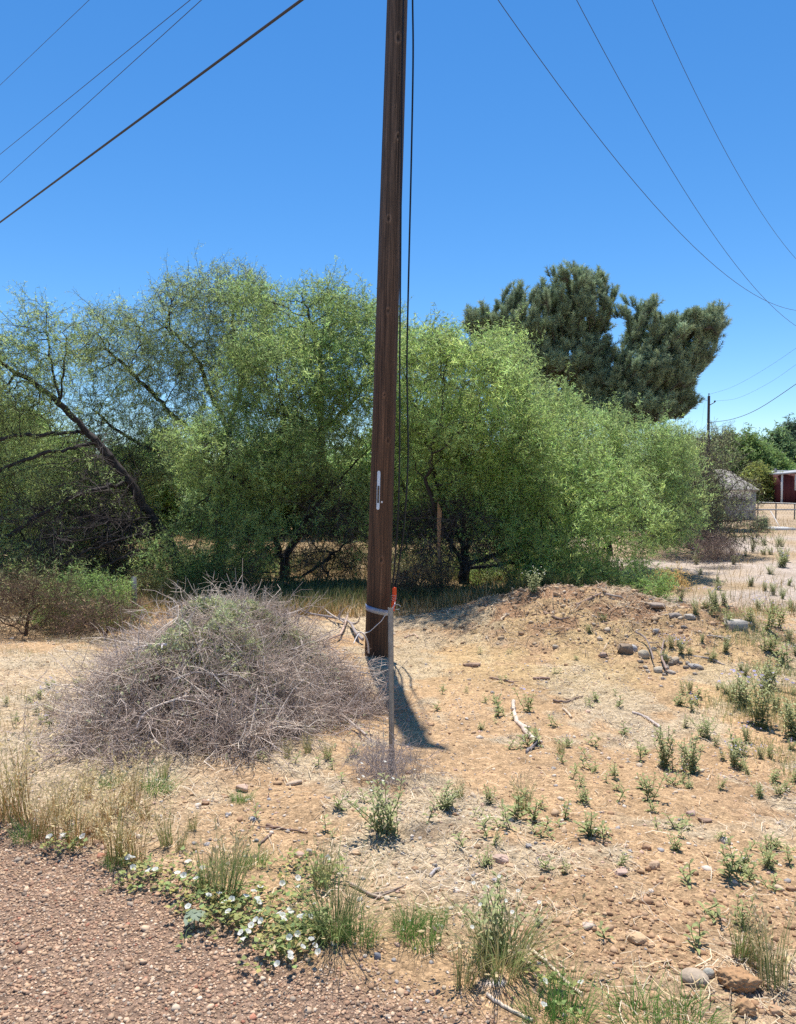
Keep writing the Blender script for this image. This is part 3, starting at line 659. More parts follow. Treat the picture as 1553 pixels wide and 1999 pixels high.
for i, (px, by, Y, wp, tp, lab, lc) in enumerate((
    (1400, 975, 88, 130, 850, 'leftmost distant tree behind the shed roof', (.15, .2, .08)),
    (1462, 978, 84, 110, 852, 'distant bright green tree behind the shed corner', (.16, .25, .07)),
    (1515, 978, 92, 90, 845, 'distant tree between the shed and the red building', (.13, .21, .08)),
    (1550, 975, 98, 90, 832, 'darkest and tallest distant tree, above the red roof', (.09, .15, .08)),
    (1478, 985, 78, 48, 918, 'low yellowish shrub tree right of the pale shed', (.2, .24, .06)),
    (1620, 978, 98, 120, 840, 'distant tree partly cut by the right edge', (.11, .18, .08)))):
    far_tree(px, by, Y, wp, tp, lab, gpR, 80+i, tuple(v*.72 for v in lc), nat=800)

# ------------------------------------------------------------------ pines
def tuft(seed):
    r = np.random.default_rng(seed); gs = Geo(); gl = Geo(); L = .55
    tube(gs, [(0, 0, 0), (0, 0, L)], [.014, .007], 3, cap=False)
    for i in range(60):
        t = r.uniform(.05, 1); a = r.uniform(0, 6.28); el = r.uniform(.25, 1.2); l = .17*r.uniform(.7, 1.2)
        p = np.array([0, 0, L*t]); d = np.array([math.cos(a)*math.cos(el), math.sin(a)*math.cos(el), math.sin(el)])
        s = np.cross(d, r.normal(0, 1, 3)); s /= np.linalg.norm(s); wd = .02
        gl.add([p-s*wd*.5, p+s*wd*.5, p+d*l+s*wd*.2, p+d*l-s*wd*.2], [(0, 1, 2, 3)], np.ones(3)*r.uniform(.7, 1.3)*(.75+.5*t))
    cat = lambda g: (np.concatenate(g.V), np.concatenate(g.F), np.concatenate(g.C))
    return cat(gs), cat(gl)
TUFT = [tuft(i) for i in range(6)]
pk = dict(step=.36, kill=.42, infl=5, twigs=TUFT, tper=3.1, lcol=(.118, .158, .082), bark=M_bark2, leafm=M_pine, tip=.014, rmax=.42, rtw=.05, tscale=(.7, 1.25), up=2.0, hang=0, wander=.15, cat='tree')
YP = 36
tree('pine_tree', 'large dark pine with rounded crown, the left and taller of the two', 'pines', at(1075, 1010, YP),
     [(None, pl([(1075, 1010), (1072, 900), (1068, 800), (1060, 740), (1040, 680)], YP)), (1, pl([(1068, 780), (1100, 700), (1130, 620), (1140, 560)], YP)), (1, pl([(1062, 745), (1000, 680), (950, 640)], YP)), (1, pl([(1068, 770), (1140, 700), (1180, 640)], YP))],
     [B(1110, 624, YP, 75, 65, 2.2, 1.2), B(1040, 654, YP, 75, 62, 2.2, 1.2), B(975, 654, YP, 40, 38, 1.4, 1), B(937, 654, YP, 26, 30, 1, 1), B(1160, 634, YP, 30, 52, 1.6, 1), B(1192, 592, YP, 12, 24, .8, .8), B(1090, 724, YP, 95, 55, 2.2, 1.1), B(1030, 734, YP, 55, 50, 1.8, 1), B(1145, 579, YP, 35, 30, 1.2, 1), B(1150, 782, YP, 50, 45, 2, 1), B(1010, 604, YP, 30, 28, 1.2, 1)],
     natt=7000, seed=101, **pk)
tree('pine_tree', 'dark pine leaning right with a flat-topped crown, right-hand of the two', 'pines', at(1215, 1010, YP-1),
     [(None, pl([(1215, 1010), (1205, 900), (1200, 820), (1215, 740), (1235, 670), (1245, 610)], YP-1)), (1, pl([(1205, 790), (1260, 720), (1320, 670), (1375, 630)], YP-1)), (1, pl([(1202, 810), (1260, 770), (1310, 740)], YP-1)), (1, pl([(1202, 800), (1170, 740), (1150, 700)], YP-1))],
     [B(1250, 667, YP-1, 34, 46, 1.8, 1.2), B(1295, 689, YP-1, 50, 45, 1.8, 1.1), B(1350, 667, YP-1, 44, 32, 1.6, 1.2), B(1385, 682, YP-1, 20, 28, 1, 1), B(1250, 754, YP-1, 75, 60, 2.2, 1.2), B(1310, 754, YP-1, 45, 50, 1.5, 1), B(1230, 819, YP-1, 80, 35, 2, 1.2), B(1320, 799, YP-1, 28, 38, 1, 1), B(1190, 782, YP-1, 40, 50, 1.6, 1), B(1220, 634, YP-1, 16, 20, .6, .8), B(1310, 687, YP-1, 60, 45, 2, 1.2), B(1340, 712, YP-1, 45, 45, 1.5, 1), B(1385, 662, YP-1, 26, 28, 1, 1.2), B(1270, 662, YP-1, 30, 35, 1.2, 1), B(1290, 752, YP-1, 55, 50, 2, 1.2)],
     natt=7000, seed=103, **pk)

# ------------------------------------------------------------------ buildings and fences at far right
def quad(geo, a, b, c, d, col=(1, 1, 1), th=.0): geo.add([a, b, c, d], [(0, 1, 2, 3)], col)
ZB = float(gz(20, 40))
sh = tag(empty('garden_shed', tuple(at(1425, 1012, 41))), 'pale grey stucco shed with shingle hip roof, half hidden by twigs', 'shed')
s0 = -at(1425, 1012, 41); Ys = 41
x0 = at(1385, 1000, Ys)[0]; x1 = at(1475, 1000, Ys)[0]; zt = zof(957, Ys)
g = Geo(); box(g, (x0-1.5, Ys, ZB-.2), (x1, Ys+3.2, zt)); part(g, 'wall', mk('stucco', (.42, .38, .36), attr=False, noise=(3, .9, 1.08), bump=.3, bscale=20), sh, s0)
g = Geo(); zr = zof(918, Ys+1.6); ov = .12
A = [(x0-1.6, Ys-ov, zt-.02), (x1+ov, Ys-ov, zt-.02), (x1+ov, Ys+3.2+ov, zt-.02), (x0-1.6, Ys+3.2+ov, zt-.02)]
rx = at(1420, 918, Ys+1.6)[0]; Rg = [(x0-1.6, Ys+1.6, zr), (rx, Ys+1.6, zr)]
V = [(*p[:2], p[2]+.001) for p in A]+Rg+[(p[0], p[1], p[2]+.06) for p in A]+[(p[0], p[1], p[2]+.06) for p in Rg]
g.add(V, [(6, 7, 11, 10), (8, 9, 10, 11)][:2]); g.add(V, [(7, 8, 11)]); g.add(V, [(0, 1, 7, 6), (1, 2, 8, 7), (2, 3, 9, 8), (3, 0, 6, 9), (3, 2, 1, 0)])
part(g, 'roof', mk('shingle', (.37, .335, .295), attr=False, noise=(9, .75, 1.2), bump=.5, bscale=12), sh, s0)
rb = tag(empty('red_building', tuple(at(1524, 984, 75))), 'dark red clad building with pale metal roof at the right edge', 'building')
r0 = -at(1524, 984, 75); Yr = 75; zb_ = float(gz(40, 75)); xl = at(1525, 980, Yr)[0]
g = Geo(); zt = zof(925, Yr)
box(g, (xl, Yr, zb_-.2), (xl+11, Yr+8, zt)); 
part(g, 'wall', mk('red_siding', (.10, .022, .024), attr=False, rough=.7, noise=(8, .85, 1.15), nstretch=(1, 1, .05)), rb, r0)
g = Geo()
for k in range(19): box(g, (xl+.35+k*.55, Yr-.035, zb_), (xl+.40+k*.55, Yr+.0-.003, zt-.05))
part(g, 'batten', mk('red_batten', (.085, .02, .022), attr=False, rough=.7), rb, r0)
g = Geo(); xm = xl+5.5; zr = zt+.45
for sgn in (0, 1):
    xa, xb = (xl-.35, xm) if sgn == 0 else (xl+11.35, xm); za, zb2 = zt-.08, zr
    V = [(xa, Yr-.5, za), (xb, Yr-.5, zb2), (xb, Yr+8.5, zb2), (xa, Yr+8.5, za)]; V += [(p[0], p[1], p[2]+.14) for p in V]
    g.add(V, [(3, 2, 1, 0), (4, 5, 6, 7), (0, 1, 5, 4), (1, 2, 6, 5), (2, 3, 7, 6), (3, 0, 4, 7)])
part(g, 'roof', mk('pale_metal', (.34, .35, .37), attr=False, rough=.6, metal=.2), rb, r0)
g = Geo(); V = [(xl, Yr-.004, zt), (xl+11, Yr-.004, zt), (xm, Yr-.004, zr)]; g.add(V+[(p[0], p[1]+.05, p[2]) for p in V], [(0, 1, 2), (5, 4, 3)])
part(g, 'gable', mk('red_gable', (.10, .022, .024), attr=False, rough=.7), rb, r0)
g = Geo(); box(g, (xl-.06, Yr-.05, zb_), (xl+.10, Yr+.06, zt)); part(g, 'corner_trim', M_white, rb, r0)
xw = at(1550.5, 940, Yr)[0]; z1_, z2_ = zof(957, Yr), zof(926, Yr); g = Geo()
for b_ in (((xw, z1_), (xw+1.3, z1_+.1)), ((xw, z2_-.1), (xw+1.3, z2_)), ((xw, z1_+.1), (xw+.1, z2_-.1)), ((xw+1.2, z1_+.1), (xw+1.3, z2_-.1))):
    box(g, (b_[0][0], Yr-.09, b_[0][1]), (b_[1][0], Yr-.04, b_[1][1]))
wf = part(g, 'window', M_white, rb, r0); g = Geo(); box(g, (xw+.1, Yr-.07, z1_+.1), (xw+1.2, Yr-.045, z2_-.1)); part(g, 'pane', mk('pane', (.05, .06, .07), attr=False, rough=.1), wf, r0)
# pale upright panel, use unknown, not known to be a shed + wood fence behind
Yq = 79; g = Geo(); px_ = tag(empty('pale_upright_panel', tuple(at(1519, 978, Yq))), 'narrow pale upright panel with dark frame left of the red building', 'shed'); q0 = -at(1519, 978, Yq)
a = at(1515, 964, Yq); b = at(1525, 918, Yq); box(g, (a[0], Yq, a[2]), (b[0]+.8, Yq+1.2, b[2])); part(g, 'panel', mk('pale_sheet', (.42, .44, .45), attr=False, noise=(2, .8, 1.1)), px_, q0)
g = Geo(); box(g, (a[0]-.22, Yq-.1, float(gz(42, Yq))), (a[0]-.05, Yq+.1, b[2]+.2)); box(g, (a[0]-.05, Yq-.12, a[2]+1.25), (b[0]+.8, Yq-.02, a[2]+1.35)); part(g, 'frame', M_rusty, px_, q0)
g = Geo(); Yw = 82; zf = zof(957, Yw); rw = random.Random(5); xa = at(1478, 970, Yw)[0]
for k in range(34): box(g, (xa+k*.15, Yw, float(gz(42, Yw))-.1), (xa+k*.15+.14, Yw+.03, zf+rw.uniform(-.03, .03)), np.array([.13, .07, .05])*rw.uniform(.8, 1.2))
tag(g.build('wood_fence', M_straw, origin=(xa, Yw, ZB)), 'dark brown board fence behind the yellowish shrub', 'fence')
def chain(P0, P1, n, h, label, name, mesh=True, col=M_rusty, pr=.035):
    rt = tag(empty(name, (P0[0], P0[1], P0[2])), label, 'fence'); o = -np.array(P0); P0 = np.array(P0); P1 = np.array(P1)
    for i in range(n+1):
        p = P0+(P1-P0)*i/n; g = Geo(); zg = float(gz(p[0], p[1])); tube(g, [(p[0], p[1], zg-.1), (p[0], p[1], p[2]+h)], pr, 7); part(g, 'post', col, rt, o)
    g = Geo(); tube(g, [P0+[0, 0, h], P1+[0, 0, h]], pr*.7, 6); part(g, 'top_rail', M_steel, rt, o)
    if mesh:
        g = Geo(); d = P1-P0; L = np.linalg.norm(d); d /= L; k = int(L/.16)
        for i in range(k):
            for s in (1, -1):
                a = P0+d*(i*.16); e = a+d*(h*.6*s); e = e if 0 <= (e-P0).dot(d) <= L else a+d*0
                tube(g, [a+[0, 0, .03], e+[0, 0, h-.03]], .004, 3, cap=False)
        part(g, 'wire_mesh', M_steel, rt, o)
    return rt
fz = ZB
pA = at(1479, 1004, 43); pB = at(1560, 1010, 40)
chain((pA[0], 43, zof(1003, 43)-.02), (pB[0]+2.5, 39, zof(1013, 39)), 5, .72, 'wire mesh fence on dark posts in front of the red building', 'mesh_fence')
g = Geo(); pA = at(1440, 995, 36); tube(g, [(pA[0], 36, pA[2]), (pA[0]+7, 36, pA[2])], .035, 8)
rt = tag(empty('pipe_rail', (pA[0], 36, ZB)), 'long grey horizontal pipe rail right of the shed', 'rail'); o_ = -np.array((pA[0], 36, ZB)); part(g, 'pipe', M_steel, rt, o_)
for dx in (.15, 6.8): g = Geo(); tube(g, [(pA[0]+dx, 36, ZB-.1), (pA[0]+dx, 36, pA[2]-.02)], .04, 8); part(g, 'leg', M_steel, rt, o_)
g = Geo(); a = at(1504, 998, 35.9); b = at(1521, 1019, 34.5); tube(g, [a, (b[0], b[1], float(gz(b[0], b[1])))], .03, 6, (.6, .55, .5)); tag(g.build('leaning_pole', M_dead, origin=a), 'pale thin pole leaning against the grey pipe rail', 'pole')
sp = GR(1517, 1034); g = Geo(); box(g, (sp[0]-.5, sp[1]-.5, sp[2]-.05), (sp[0]+.55, sp[1]+.5, sp[2]+.11), (.62, .6, .57)); tag(g.build('concrete_slab', M_stone, origin=sp), 'pale flat concrete slab lying in dry grass before the fence', 'slab')
# distant utility pole
rt = tag(empty('distant_utility_pole', tuple(at(1383, 950, 50))), 'small distant utility pole against the sky right of the pines', 'utility pole'); o_ = -at(1383, 950, 50)
g = Geo(); x = at(1383, 800, 50)[0]; zt = zof(773, 50); tube(g, [(x, 50, ZB), (x, 50, zt)], [.11, .085], 10, (.9, .9, 1)); part(g, 'shaft', mk('far_pole', (.07, .06, .06)), rt, o_)
g = Geo(); tube(g, [(x, 50, zt), (x, 50, zt+.18)], [.02, .05], 7, (.2, .2, .2)); part(g, 'insulator', M_pebble, rt, o_)
g = Geo(); tube(g, [(x+.05, 50, zof(791, 50)), at(1395, 785, 50)], .03, 6); tube(g, [at(1395, 785, 50), at(1395, 782, 50)], .06, 6); part(g, 'bracket', M_cable, rt, o_)
for pts, r, lab in (([(1384, 770, 50), (1430, 755, 47), (1490, 722, 43), (1553, 680, 39), (1620, 630, 35)], .006, 'faint thin line from the top of the distant pole to the right edge'),
                    ([(1395, 783, 50), (1440, 777, 47), (1500, 748, 43), (1553, 712, 39), (1620, 662, 35)], .006, 'faint thin line from the bracket of the distant pole'),
                    ([(1384, 825, 50), (1430, 818, 47), (1480, 798, 43), (1553, 750, 39), (1620, 700, 35)], .017, 'dark drooping cable low on the distant pole'),
                    ([(1383, 770, 50), (1373, 800, 54), (1368, 850, 60)], .004, 'hair-thin line falling left from the distant pole')):
    wire([at(a, b, c) for a, b, c in pts], None, r, lab, 'service_line', 'wire', 'lines on the distant pole')
# ------------------------------------------------------------------ brush pile
BC = np.array([-1.28, 5.72]); BH = .68
def brad(c, s_): return np.where(c < 0, 1.06, .88), np.where(s_ < 0, 1.5, 1.2)
def wobf(a): return 1+.15*np.sin(3*a+1)+.1*np.sin(5*a+.4)+.05*np.sin(9*a)
def dome(x, y):
    dx = np.asarray(x, float)-BC[0]; dy = np.asarray(y, float)-BC[1]; a = np.arctan2(dy, dx); rx, ry = brad(dx, dy)
    q = np.hypot(dx/rx, dy/ry)/wobf(a)
    return BH*np.clip(1-q**2.0, 0, 1)*(.5+1.0*fbm(np.asarray(x)*2.4, np.asarray(y)*2.4, 201, 3))
def surf(px, py): return march(px, py, lambda x, y: gz(x, y)+dome(x, y), 2., 60.)
def bare(seed, L=.38, sub=8, rad=.0026):
    r = np.random.default_rng(seed); gs = Geo()
    def stem(p0, d, L, ra, k):
        P = [p0]; dd = d.copy()
        for i in range(k): dd = dd+r.normal(0, .3, 3); dd /= np.linalg.norm(dd); P.append(P[-1]+dd*L/k)
        tube(gs, P, np.linspace(ra, ra*.45, k+1), 3, cap=False); return P
    m = stem(np.zeros(3), np.array([0, 0, 1.]), L, rad, 4)
    for j in range(sub):
        q = m[r.integers(0, 4)]; d = np.array([0, 0, .7])+r.normal(0, .6, 3); d /= np.linalg.norm(d); s = stem(q, d, L*r.uniform(.2, .5), rad*.6, 2)
        if r.random() < .5: d = d+r.normal(0, .7, 3); d /= np.linalg.norm(d); stem(s[1], d, L*.18, rad*.4, 1)
    return np.concatenate(gs.V), np.concatenate(gs.F), np.concatenate(gs.C)
BW = [bare(600+i) for i in range(10)]
def pile(N, geo, depth, tang, cols, sc_, seed):
    r = np.random.default_rng(seed); q = np.sqrt(r.random(N)); a = r.uniform(0, 2*np.pi, N)
    wob = wobf(a); rx, ry = brad(np.cos(a), np.sin(a))
    x = BC[0]+np.cos(a)*q*rx*wob*1.03; y = BC[1]+np.sin(a)*q*ry*wob*1.03; h = dome(x, y)
    z = gz(x, y)+.02+h*np.clip(1-np.abs(r.normal(0, depth, N)), 0, 1)
    D = np.stack([np.cos(a), np.sin(a), -.5*np.ones(N)], 1)*tang+r.normal(0, .75, (N, 3)); D[:, 2] *= .55
    pos = np.stack([x, y, z], 1); fr = frames(D); ti = r.integers(0, len(BW), N); s = r.uniform(*sc_, N)
    c = np.array(cols)[r.integers(0, len(cols), N)]*r.uniform(.75, 1.25, (N, 1))
    for j, p in enumerate(BW):
        m = ti == j; scatter(geo, p, pos[m], fr[m], s[m], c[m])
bp = tag(empty('brush_pile', onz(*BC)), 'big heap of dry grey cut brush left of the utility pole', 'brush pile'); bo = -np.array(onz(*BC))
g = Geo(); GC = [(.50, .39, .32), (.62, .50, .41), (.38, .29, .24), (.74, .62, .50), (.46, .37, .32)]
pile(3600, g, .14, .5, GC, (.4, 1.5), 1); pile(1500, g, .6, .2, [(.2, .16, .14), (.26, .2, .17)], (.5, 1.0), 2)  # second, inner layer coloured darker to paint shade inside the heap
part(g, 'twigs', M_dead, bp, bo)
rl = np.random.default_rng(91)
for k in range(34):
    a = rl.uniform(0, 6.28); q = rl.uniform(.1, .85); x = BC[0]-.15+math.cos(a)*q; y = BC[1]+math.sin(a)*q*1.2; b = a+rl.normal(0, .9); L = rl.uniform(.35, 1.0); P = []
    for t in np.linspace(-.5, .5, 6):
        xx = x+math.cos(b)*L*t+rl.normal(0, .02); yy = y+math.sin(b)*L*t+rl.normal(0, .02); P.append((xx, yy, float(gz(xx, yy)+dome(xx, yy))+.03+rl.normal(0, .015)))
    g = Geo(); r0 = rl.uniform(.003, .009); S = smooth_path(P, 4); tube(g, S, np.linspace(r0, r0*.4, len(S)), 6, np.array([.56, .46, .38])*rl.uniform(.6, 1.2)); 
    for m in range(3): i = rl.integers(3, len(S)-2); d = rl.normal(0, .12, 3); tube(g, [S[i], S[i]+d*.6, S[i]+d+[0, 0, .03]], [r0*.5, r0*.4, r0*.2], 5, (.5, .42, .35))
    part(g, 'limb', M_dead, bp, bo, smooth=True)
g = Geo(); r = np.random.default_rng(8); n = 24000
lf = (np.array([(-.004, 0, 0), (.004, 0, 0), (.005, 0, .02), (-.003, 0, .024)]), np.array([(0, 1, 2, 3)]), np.ones((4, 3)))
a = r.normal(0, .33, n); b = r.normal(0, .4, n); x = BC[0]-.1+a; y = BC[1]-.1+b; z = gz(x, y)+dome(x, y)*np.clip(1-np.abs(r.normal(0, .12, n)), 0, 1)+.04
scatter(g, lf, np.stack([x, y, z], 1), frames(r.normal(0, 1, (n, 3))), r.uniform(.8, 1.6, n), leafcol(n, (.46, .52, .30), 3))
part(g, 'withered_leaves', M_grass, bp, bo)
def branch(path, r0, r1, label, name='dead_branch', forks=0, seed=0, col=(.45, .38, .33), lift=.05, cat='branch', group='bare branches sticking out of the brush pile', n=7):
    P = [np.array(surf(a, b)) for a, b in path]
    P = [p+np.array([0, -.02, lift]) for p in P]; S = smooth_path(P, 5); g = Geo(); tube(g, S, np.linspace(r0, r1, len(S)), n, col)
    rr_ = np.random.default_rng(seed)
    for k in range(forks):
        i = rr_.integers(2, len(S)-1); d = S[i]-S[i-1]; d /= np.linalg.norm(d); d = d+rr_.normal(0, .6, 3); d /= np.linalg.norm(d); L = rr_.uniform(.1, .35)
        q = S[i]; Q = [q]; 
        for m in range(3): d = d+rr_.normal(0, .25, 3); d /= np.linalg.norm(d); Q.append(Q[-1]+d*L/3)
        tube(g, Q, np.linspace(r1*.9, r1*.3, 4), 5, col)
    return tag(g.build(name, M_dead, origin=P[0], smooth=True), label, cat, group)
branch([(556, 1224), (584, 1204), (616, 1190), (646, 1212), (672, 1228)], .014, .012, 'pale bent branch arching over the right top of the brush pile', forks=3, seed=1, lift=.1)
branch([(530, 1180), (575, 1190), (602, 1205), (644, 1213), (680, 1222), (694, 1244), (708, 1258)], .012, .022, 'long thick grey branch lying from the pile toward the pole foot', forks=4, seed=2, col=(.33, .28, .26), lift=.07)
branch([(678, 1210), (672, 1228), (664, 1246), (646, 1254), (632, 1264), (650, 1276), (664, 1286)], .018, .010, 'short stout broken branch standing up beside the pole foot', forks=2, seed=3, col=(.50, .36, .28), lift=.06)
branch([(560, 1300), (600, 1310), (620, 1322), (644, 1360), (648, 1386), (688, 1424), (714, 1446)], .012, .010, 'long crooked grey branch sliding down the right flank of the pile', forks=4, seed=4, lift=.05)
branch([(268, 1436), (285, 1405), (325, 1385), (370, 1372), (420, 1372)], .006, .008, 'thin pale forked branch low on the front of the pile', forks=6, seed=5, col=(.6, .5, .42))
branch([(504, 1354), (500, 1380), (494, 1420), (487, 1457)], .007, .005, 'thin pale branch hanging straight down the front of the pile', forks=3, seed=6, col=(.6, .5, .42))
branch([(235, 1300), (262, 1282), (290, 1272), (325, 1271)], .006, .009, 'thin pale branch lying near the upper left of the pile', forks=3, seed=7, col=(.6, .53, .5))
branch([(400, 1190), (440, 1180), (500, 1168), (560, 1160)], .007, .004, 'thin branch poking from the crest of the pile', forks=6, seed=8, col=(.5, .42, .36), lift=.1)
branch([(340, 1340), (385, 1325), (430, 1330), (470, 1300)], .008, .005, 'curved branch across the middle of the pile', forks=5, seed=9, col=(.5, .43, .38))
branch([(600, 1180), (640, 1170), (668, 1150), (672, 1128)], .010, .004, 'dark thin upright branch between the pile and the pole', forks=6, seed=10, col=(.16, .14, .13), lift=.12)
branch([(560, 1290), (590, 1280), (620, 1262), (650, 1240)], .009, .006, 'grey branch leaning against the stout broken one', forks=4, seed=12, lift=.08)
P = [at(696, 1236, 7.7), at(703, 1234, 7.7), at(711, 1240, 7.7), at(717, 1254, 7.7), at(719, 1275, 7.7)]; g = Geo(); tube(g, smooth_path(P, 5), np.linspace(.008, .012, 21), 6, (.6, .5, .42)); tag(g.build('dead_branch', M_dead, origin=P[0], smooth=True), 'pale curled stick arching at the left edge of the pole foot', 'branch', 'bare branches sticking out of the brush pile')
# tangle at the post foot
g = Geo(); n = 150; r = np.random.default_rng(33); c = GR(752, 1520); pos = np.stack([c[0]+r.normal(0, .11, n), c[1]+r.normal(0, .12, n), np.zeros(n)], 1); pos[:, 2] = gz(pos[:, 0], pos[:, 1])+r.uniform(0, .1, n)
D = r.normal(0, .6, (n, 3)); D[:, 2] = np.abs(D[:, 2])+.25; fr = frames(D); ti = r.integers(0, 10, n)
for j, p in enumerate(BW): m = ti == j; scatter(g, p, pos[m], fr[m], r.uniform(.35, .7, m.sum()), np.array([[.36, .3, .28]])*r.uniform(.8, 1.2, (m.sum(), 1)))
tag(g.build('twig_tangle', M_dead, origin=c), 'small tangle of dry grey twigs round the foot of the steel post', 'twigs')

# ------------------------------------------------------------------ stones
def rockgeo(seed, sx, sy, sz, col, rough=.25, sub=3, flat=.0):
    import bmesh
    bm = bmesh.new(); r = np.random.default_rng(seed)
    if rough in (.25, .3):
        q = r.uniform(-1, 1, (26, 3)); q = q/np.maximum(np.abs(q).max(1, keepdims=True), .01)*r.uniform(.78, 1, (26, 1)); q[:, :2] *= (1-.25*np.abs(q[:, 2:]))
        for v in q: bm.verts.new(v)
        bmesh.ops.convex_hull(bm, input=bm.verts[:]); bmesh.ops.delete(bm, geom=[v for v in bm.verts if not v.link_faces], context='VERTS')
        bmesh.ops.bevel(bm, geom=bm.edges[:], offset=.07, segments=1, affect='EDGES'); bmesh.ops.triangulate(bm, faces=bm.faces[:])
        bm.verts.index_update(); V = np.array([v.co[:] for v in bm.verts]); Fc = np.array([[v.index for v in f.verts] for f in bm.faces])
    else:
        bmesh.ops.create_icosphere(bm, subdivisions=sub, radius=1); V = np.array([v.co[:] for v in bm.verts]); Fc = np.array([[v.index for v in f.verts] for f in bm.faces])
        V = V*(1+(fbm(V[:, 0]*1.3+seed, V[:, 1]*1.3+V[:, 2]*1.1, seed, 2)-.5)[:, None]*rough*1.6)
        V = V*(1+(fbm(V[:, 0]*7+seed, V[:, 1]*7+V[:, 2]*6, seed, 3)-.5)[:, None]*rough*.9)
    bm.free()
    V = V*np.array([sx, sy, sz]); a = r.uniform(0, 6.28) if flat == 0 else flat; c, s = math.cos(a), math.sin(a)
    V[:, :2] = V[:, :2]@np.array([[c, s], [-s, c]])
    return V, Fc
def rock(px, py, w_px, h_px, col, label, name='rock', cat='rock', group=None, rough=.25, m=None, seed=None, sub=3, ang=0, ratio=.8, smooth=False):
    p = GR(px, py); s = np.linalg.norm(p-[0, 0, CAMZ])/F*(.68 if m is not None else .85 if group else 1); sx = w_px*s/2; sz = h_px*s/2*.75
    V, Fc = rockgeo(seed or int(px*7+py), sx, sx*ratio, max(sz, sx*.25), col, rough, sub, ang+.001)
    cen = np.array([p[0], p[1]+sx*ratio*.5, 0]); cen[2] = float(gz(cen[0], cen[1]))+max(sz, sx*.25)*.45
    g = Geo(); g.add(V+cen, Fc, col); return tag(g.build(name, m or M_stone, origin=cen, smooth=smooth), label, cat, group)
tan = (.52, .36, .22); gre = (.48, .41, .31); pal = (.55, .46, .38); brn = (.36, .22, .13); pin = (.50, .35, .27)
rock(1360, 1921, 42, 30, (.42, .33, .24), 'smooth egg-shaped tan stone left of the big dirt clod', rough=.04, ang=-.2, smooth=True, sub=4)
rock(1385, 1908, 18, 22, (.40, .38, .32), 'small rounded grey stone touching the egg-shaped stone', rough=.04, smooth=True)
rock(1447, 1935, 84, 66, (.42, .25, .13), 'big crumbly brown dirt clod at lower right', 'dirt_clod', 'clod', None, .4, M_clod, sub=5, ratio=.75)
rock(1458, 1982, 44, 46, (.42, .25, .13), 'medium dirt clod just below the big crumbly one', 'dirt_clod', 'clod', None, .4, M_clod, sub=4)
rock(1516, 1981, 34, 28, (.50, .31, .18), 'small reddish clod near the bottom right corner', 'dirt_clod', 'clod', None, .3, M_clod)
rock(1246, 1843, 38, 22, (.56, .38, .22), 'tan flat-topped stone alone on reddish soil at lower right', seed=4)
rock(1155, 1817, 28, 16, (.56, .45, .36), 'pale flat stone pressed in soil left of the tan flat-topped one')
rock(1214, 1710, 28, 16, pin, 'pinkish angular stone with dark shadow, among weeds')
rock(1280, 1697, 20, 22, (.5, .34, .22), 'tilted tan slab beside a small sprout, right side')
rock(980, 1686, 32, 20, pin, 'pinkish angular stone below the paired weeds, centre right')
rock(995, 1694, 18, 10, tan, 'small tan stone leaning on the pinkish angular one')
rock(922, 1753, 13, 12, tan, 'round little tan pebble alone on bare dirt, centre right')
rock(1053, 1805, 16, 16, gre, 'grey triangular stone beside a tiny sprout and its dark shadow')
rock(470, 1546, 26, 22, (.55, .38, .28), 'pinkish square stone below the brush pile')
rock(440, 1557, 24, 8, brn, 'thin brown stone just left of the pinkish square one')
rock(575, 1533, 0.1+40, 8, (.5, .38, .27), 'long flat tan wood chip below the pile', 'wood_chip', 'wood chip', ang=.5, ratio=.3)
rock(583, 1673, 18, 14, pin, 'round pink stone near the small grass mat, centre left', rough=.05, smooth=True)
rock(602, 1669, 14, 18, gre, 'grey stone right next to the round pink stone')
rock(400, 1571, 18, 8, brn, 'small brown stone left below the pile')
rock(695, 1668, 22, 8, tan, 'flat tan stone on bare dirt below the steel post')
rock(736, 1872, 14, 16, (.2, .2, .22), 'dark blue-grey stone on gravel at bottom centre')
rock(372, 1783, 18, 8, (.42, .17, .12), 'brick-red stone on the gravel left of the broad-leaved sprout')
rock(1520, 1741, 22, 14, (.55, .40, .27), 'tan stone near the right edge below the tall weeds')
rock(1545, 1740, 16, 14, brn, 'brown stone cut by the right edge')
rock(1350, 1592, 20, 14, pin, 'pinkish stone left of a dark clod, right side')
rock(1380, 1605, 26, 10, (.3, .2, .14), 'dark brown lump right of the pinkish stone')
rock(1262, 1660, 20, 14, brn, 'brown square stone by a sprout, right middle')
rock(1032, 1655, 12, 10, (.33, .30, .28), 'small dark grey stone, centre right middle')
# rubble by the mound
rock(1178, 1283, 22, 14, (.42, .29, .21), 'brown stone left of the rubble heap on the mound foot')
rock(1222, 1277, 40, 34, (.27, .20, .14), 'dark broken concrete block left in the rubble heap', sub=2, group='rubble')
rock(1236, 1272, 24, 22, (.42, .40, .39), 'grey faced block on top of the dark broken one', sub=2, group='rubble')
rock(1257, 1285, 24, 30, (.52, .44, .32), 'pale upright slab standing in the rubble heap', sub=2, group='rubble')
rock(1288, 1313, 28, 20, (.48, .41, .31), 'grey lump at the bottom of the rubble heap', sub=2, group='rubble')
rock(1311, 1316, 22, 12, (.38, .32, .26), 'low pale stone right beside the grey bottom lump', sub=2, group='rubble')
rock(1318, 1296, 22, 26, (.44, .35, .25), 'pale crooked stone in the middle of the rubble', sub=2, group='rubble')
rock(1358, 1304, 30, 14, (.36, .33, .3), 'rightmost stone of the rubble heap', sub=2, group='rubble')
rock(1299, 1286, 20, 16, (.22, .2, .2), 'dark small stone between the two pale rubble slabs', sub=2, group='rubble')
rrr = random.Random(4)
